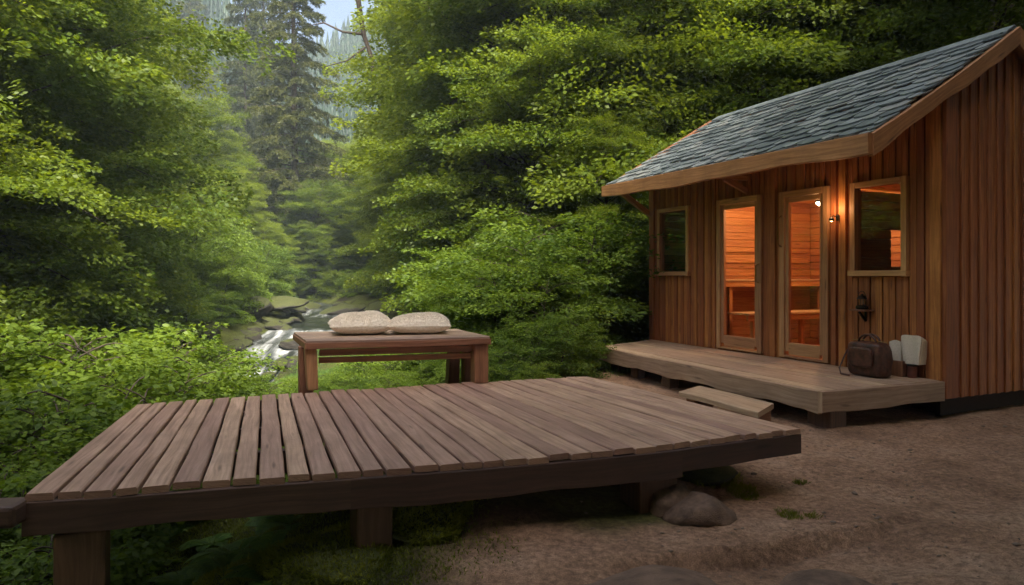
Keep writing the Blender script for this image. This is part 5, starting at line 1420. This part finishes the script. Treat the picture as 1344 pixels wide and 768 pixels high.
# fallen litter on the sand
def litter():
    n = 750; xs = rg.uniform(.3, 7, n); ys = rg.uniform(2.4, 7, n); z = H(xs, ys) + .004
    c = np.stack([xs, ys, z], 1); a = rg.uniform(0, 6.28, n); dr = np.stack([np.cos(a), np.sin(a), rg.normal(0, .1, n)], 1); dr = nrm_(dr); nn = nrm_(np.array([0, 0, 1.]) + rg.normal(0, .2, (n, 3))); nn = nrm_(nn - dr * np.sum(nn * dr, 1, keepdims=True))
    s = rg.uniform(.012, .035, (n, 1)); V, Fq, kk = leaf_verts(c, dr, nn, s, s * .4)
    tag(link('litter', npmesh('litter', V, Fq, M['bark_litter'])), 'scattered dry leaves and chips on the sand', 'litter', kind='stuff')
M['bark_litter'] = simple('dry_leaf', (.18, .12, .08), (.06, .04, .025), rough=.8)
litter()

# far wood on the hills
def far_wood():
    rg = np.random.default_rng(5); Vs, Fs, T = [], [], []; b = 0
    n = 0
    for t in range(9000):
        y = rg.uniform(68, 230); px = rg.uniform(120, 620) if rg.random() < .9 else rg.uniform(-100, 1500); x = (px - CX) / F * y; z = HH(x, y)
        if z < 4: continue
        n += 1
        if n > 2600: break
        h = rg.uniform(7, 12); r = h * rg.uniform(.15, .2); lay = 9
        for k in range(lay):
            f0 = .08 + .9 * k / lay; zz = z + h * f0; rr = r * (1 - f0) ** .8 + .1; dz = h * .17
            m_ = 7; ang = rg.uniform(0, 6.28) + np.arange(m_) * 2 * pi / m_
            ri = rr * rg.uniform(.6, 1.25, m_)
            ap = np.array([[x, y, zz + dz]])
            ring = np.stack([x + np.cos(ang) * ri, y + np.sin(ang) * ri, zz - rg.uniform(0, .09, m_) * h], 1)
            ringm = np.stack([x + np.cos(ang + .45) * ri * .45, y + np.sin(ang + .45) * ri * .45, np.full(m_, zz + dz * .25)], 1)
            Vs.append(np.concatenate([ap, ring, ringm])); i = np.arange(m_)
            Fs.append(np.stack([np.full(m_, b), b + 1 + m_ + (i - 1) % m_, b + 1 + i, b + 1 + m_ + i], 1)); b += 1 + 2 * m_; T.append(np.full(1 + 2 * m_, rg.uniform(0, 1)))
    tag(link('far_wood', npmesh('far_wood', np.concatenate(Vs), np.concatenate(Fs), M['needle_far'], [('tint', 'POINT', np.concatenate(T))])), 'distant conifer wood covering the hazy hills', 'forest', kind='stuff')
far_wood()

# ------------------------------------------------------------------ haze
m, nt = newmat('haze'); pv = N(nt, 'ShaderNodeVolumePrincipled'); pv.inputs['Density'].default_value = .0015; pv.inputs['Color'].default_value = (.66, .82, .90, 1)
pv.inputs['Anisotropy'].default_value = 0
o = N(nt, 'ShaderNodeOutputMaterial'); nt.links.new(pv.outputs[0], o.inputs['Volume'])
mb = MB(); mb.box((0, 700, 33), (1900, 1700, 76)); hz = mb.build('haze', m); tag(hz, 'thin pale valley haze', 'haze', kind='stuff')

# ------------------------------------------------------------------ labels that tell look-alikes apart
ORD = ['first', 'second', 'third', 'fourth', 'fifth', 'sixth', 'seventh', 'eighth', 'ninth', 'tenth', 'eleventh', 'twelfth', 'thirteenth', 'fourteenth', 'fifteenth', 'sixteenth', 'seventeenth', 'eighteenth', 'nineteenth', 'twentieth']
PLACE = [(60, 'at the far left edge'), (200, 'behind the deck\'s left end'), (330, 'just left of the valley gap'), (450, 'in the valley gap'), (600, 'above the bench'),
         (800, 'between bench and cabin'), (1000, 'above the low roof end'), (1180, 'above the middle of the roof'), (9999, 'near the roof peak')]
NOUN = {'trees in the left wood': 'leafy tree', 'trees in the right wood': 'leafy tree', 'low trees on the valley floor': 'low valley tree', 'shrubs along the stream banks': 'streambank shrub',
        'shrubs between bench and cabin': 'feathery green shrub', 'shrubs left of the deck': 'fresh-green leafy shrub', 'low plants behind the bench': 'low leafy plant', 'understory bushes on the left slope': 'understory bush',
        'small stones edging the stream': 'small mossy stone', 'ferns around the deck': 'green fern', 'shade trees behind the viewpoint': None}
bins = {}
for o in list(col.objects):
    g = o.get('group')
    if o.parent or not NOUN.get(g): continue
    x_, y_ = o.location.x, o.location.y
    px = CX + x_ / max(y_, .5) * F
    lims = {'trees': (19, 32), 'other': (9, 20), 'ferns': (4.6, 6.0)}['trees' if 'tree' in NOUN[g] else 'ferns' if 'fern' in g else 'other']
    row = 'nearest' if y_ < lims[0] else 'middle' if y_ < lims[1] else 'far'
    pl = next(t for a, t in PLACE if px < a)
    bins.setdefault((NOUN[g], row, pl), []).append((px, o))
for (n_, row, pl), l in bins.items():
    l.sort(key=lambda t: t[0])
    for i, (px, o) in enumerate(l):
        o['label'] = f'{n_}, {row} row, {pl}' if len(l) == 1 else f'{ORD[min(i, 19)]} {n_} from the left, {row} row, {pl}'
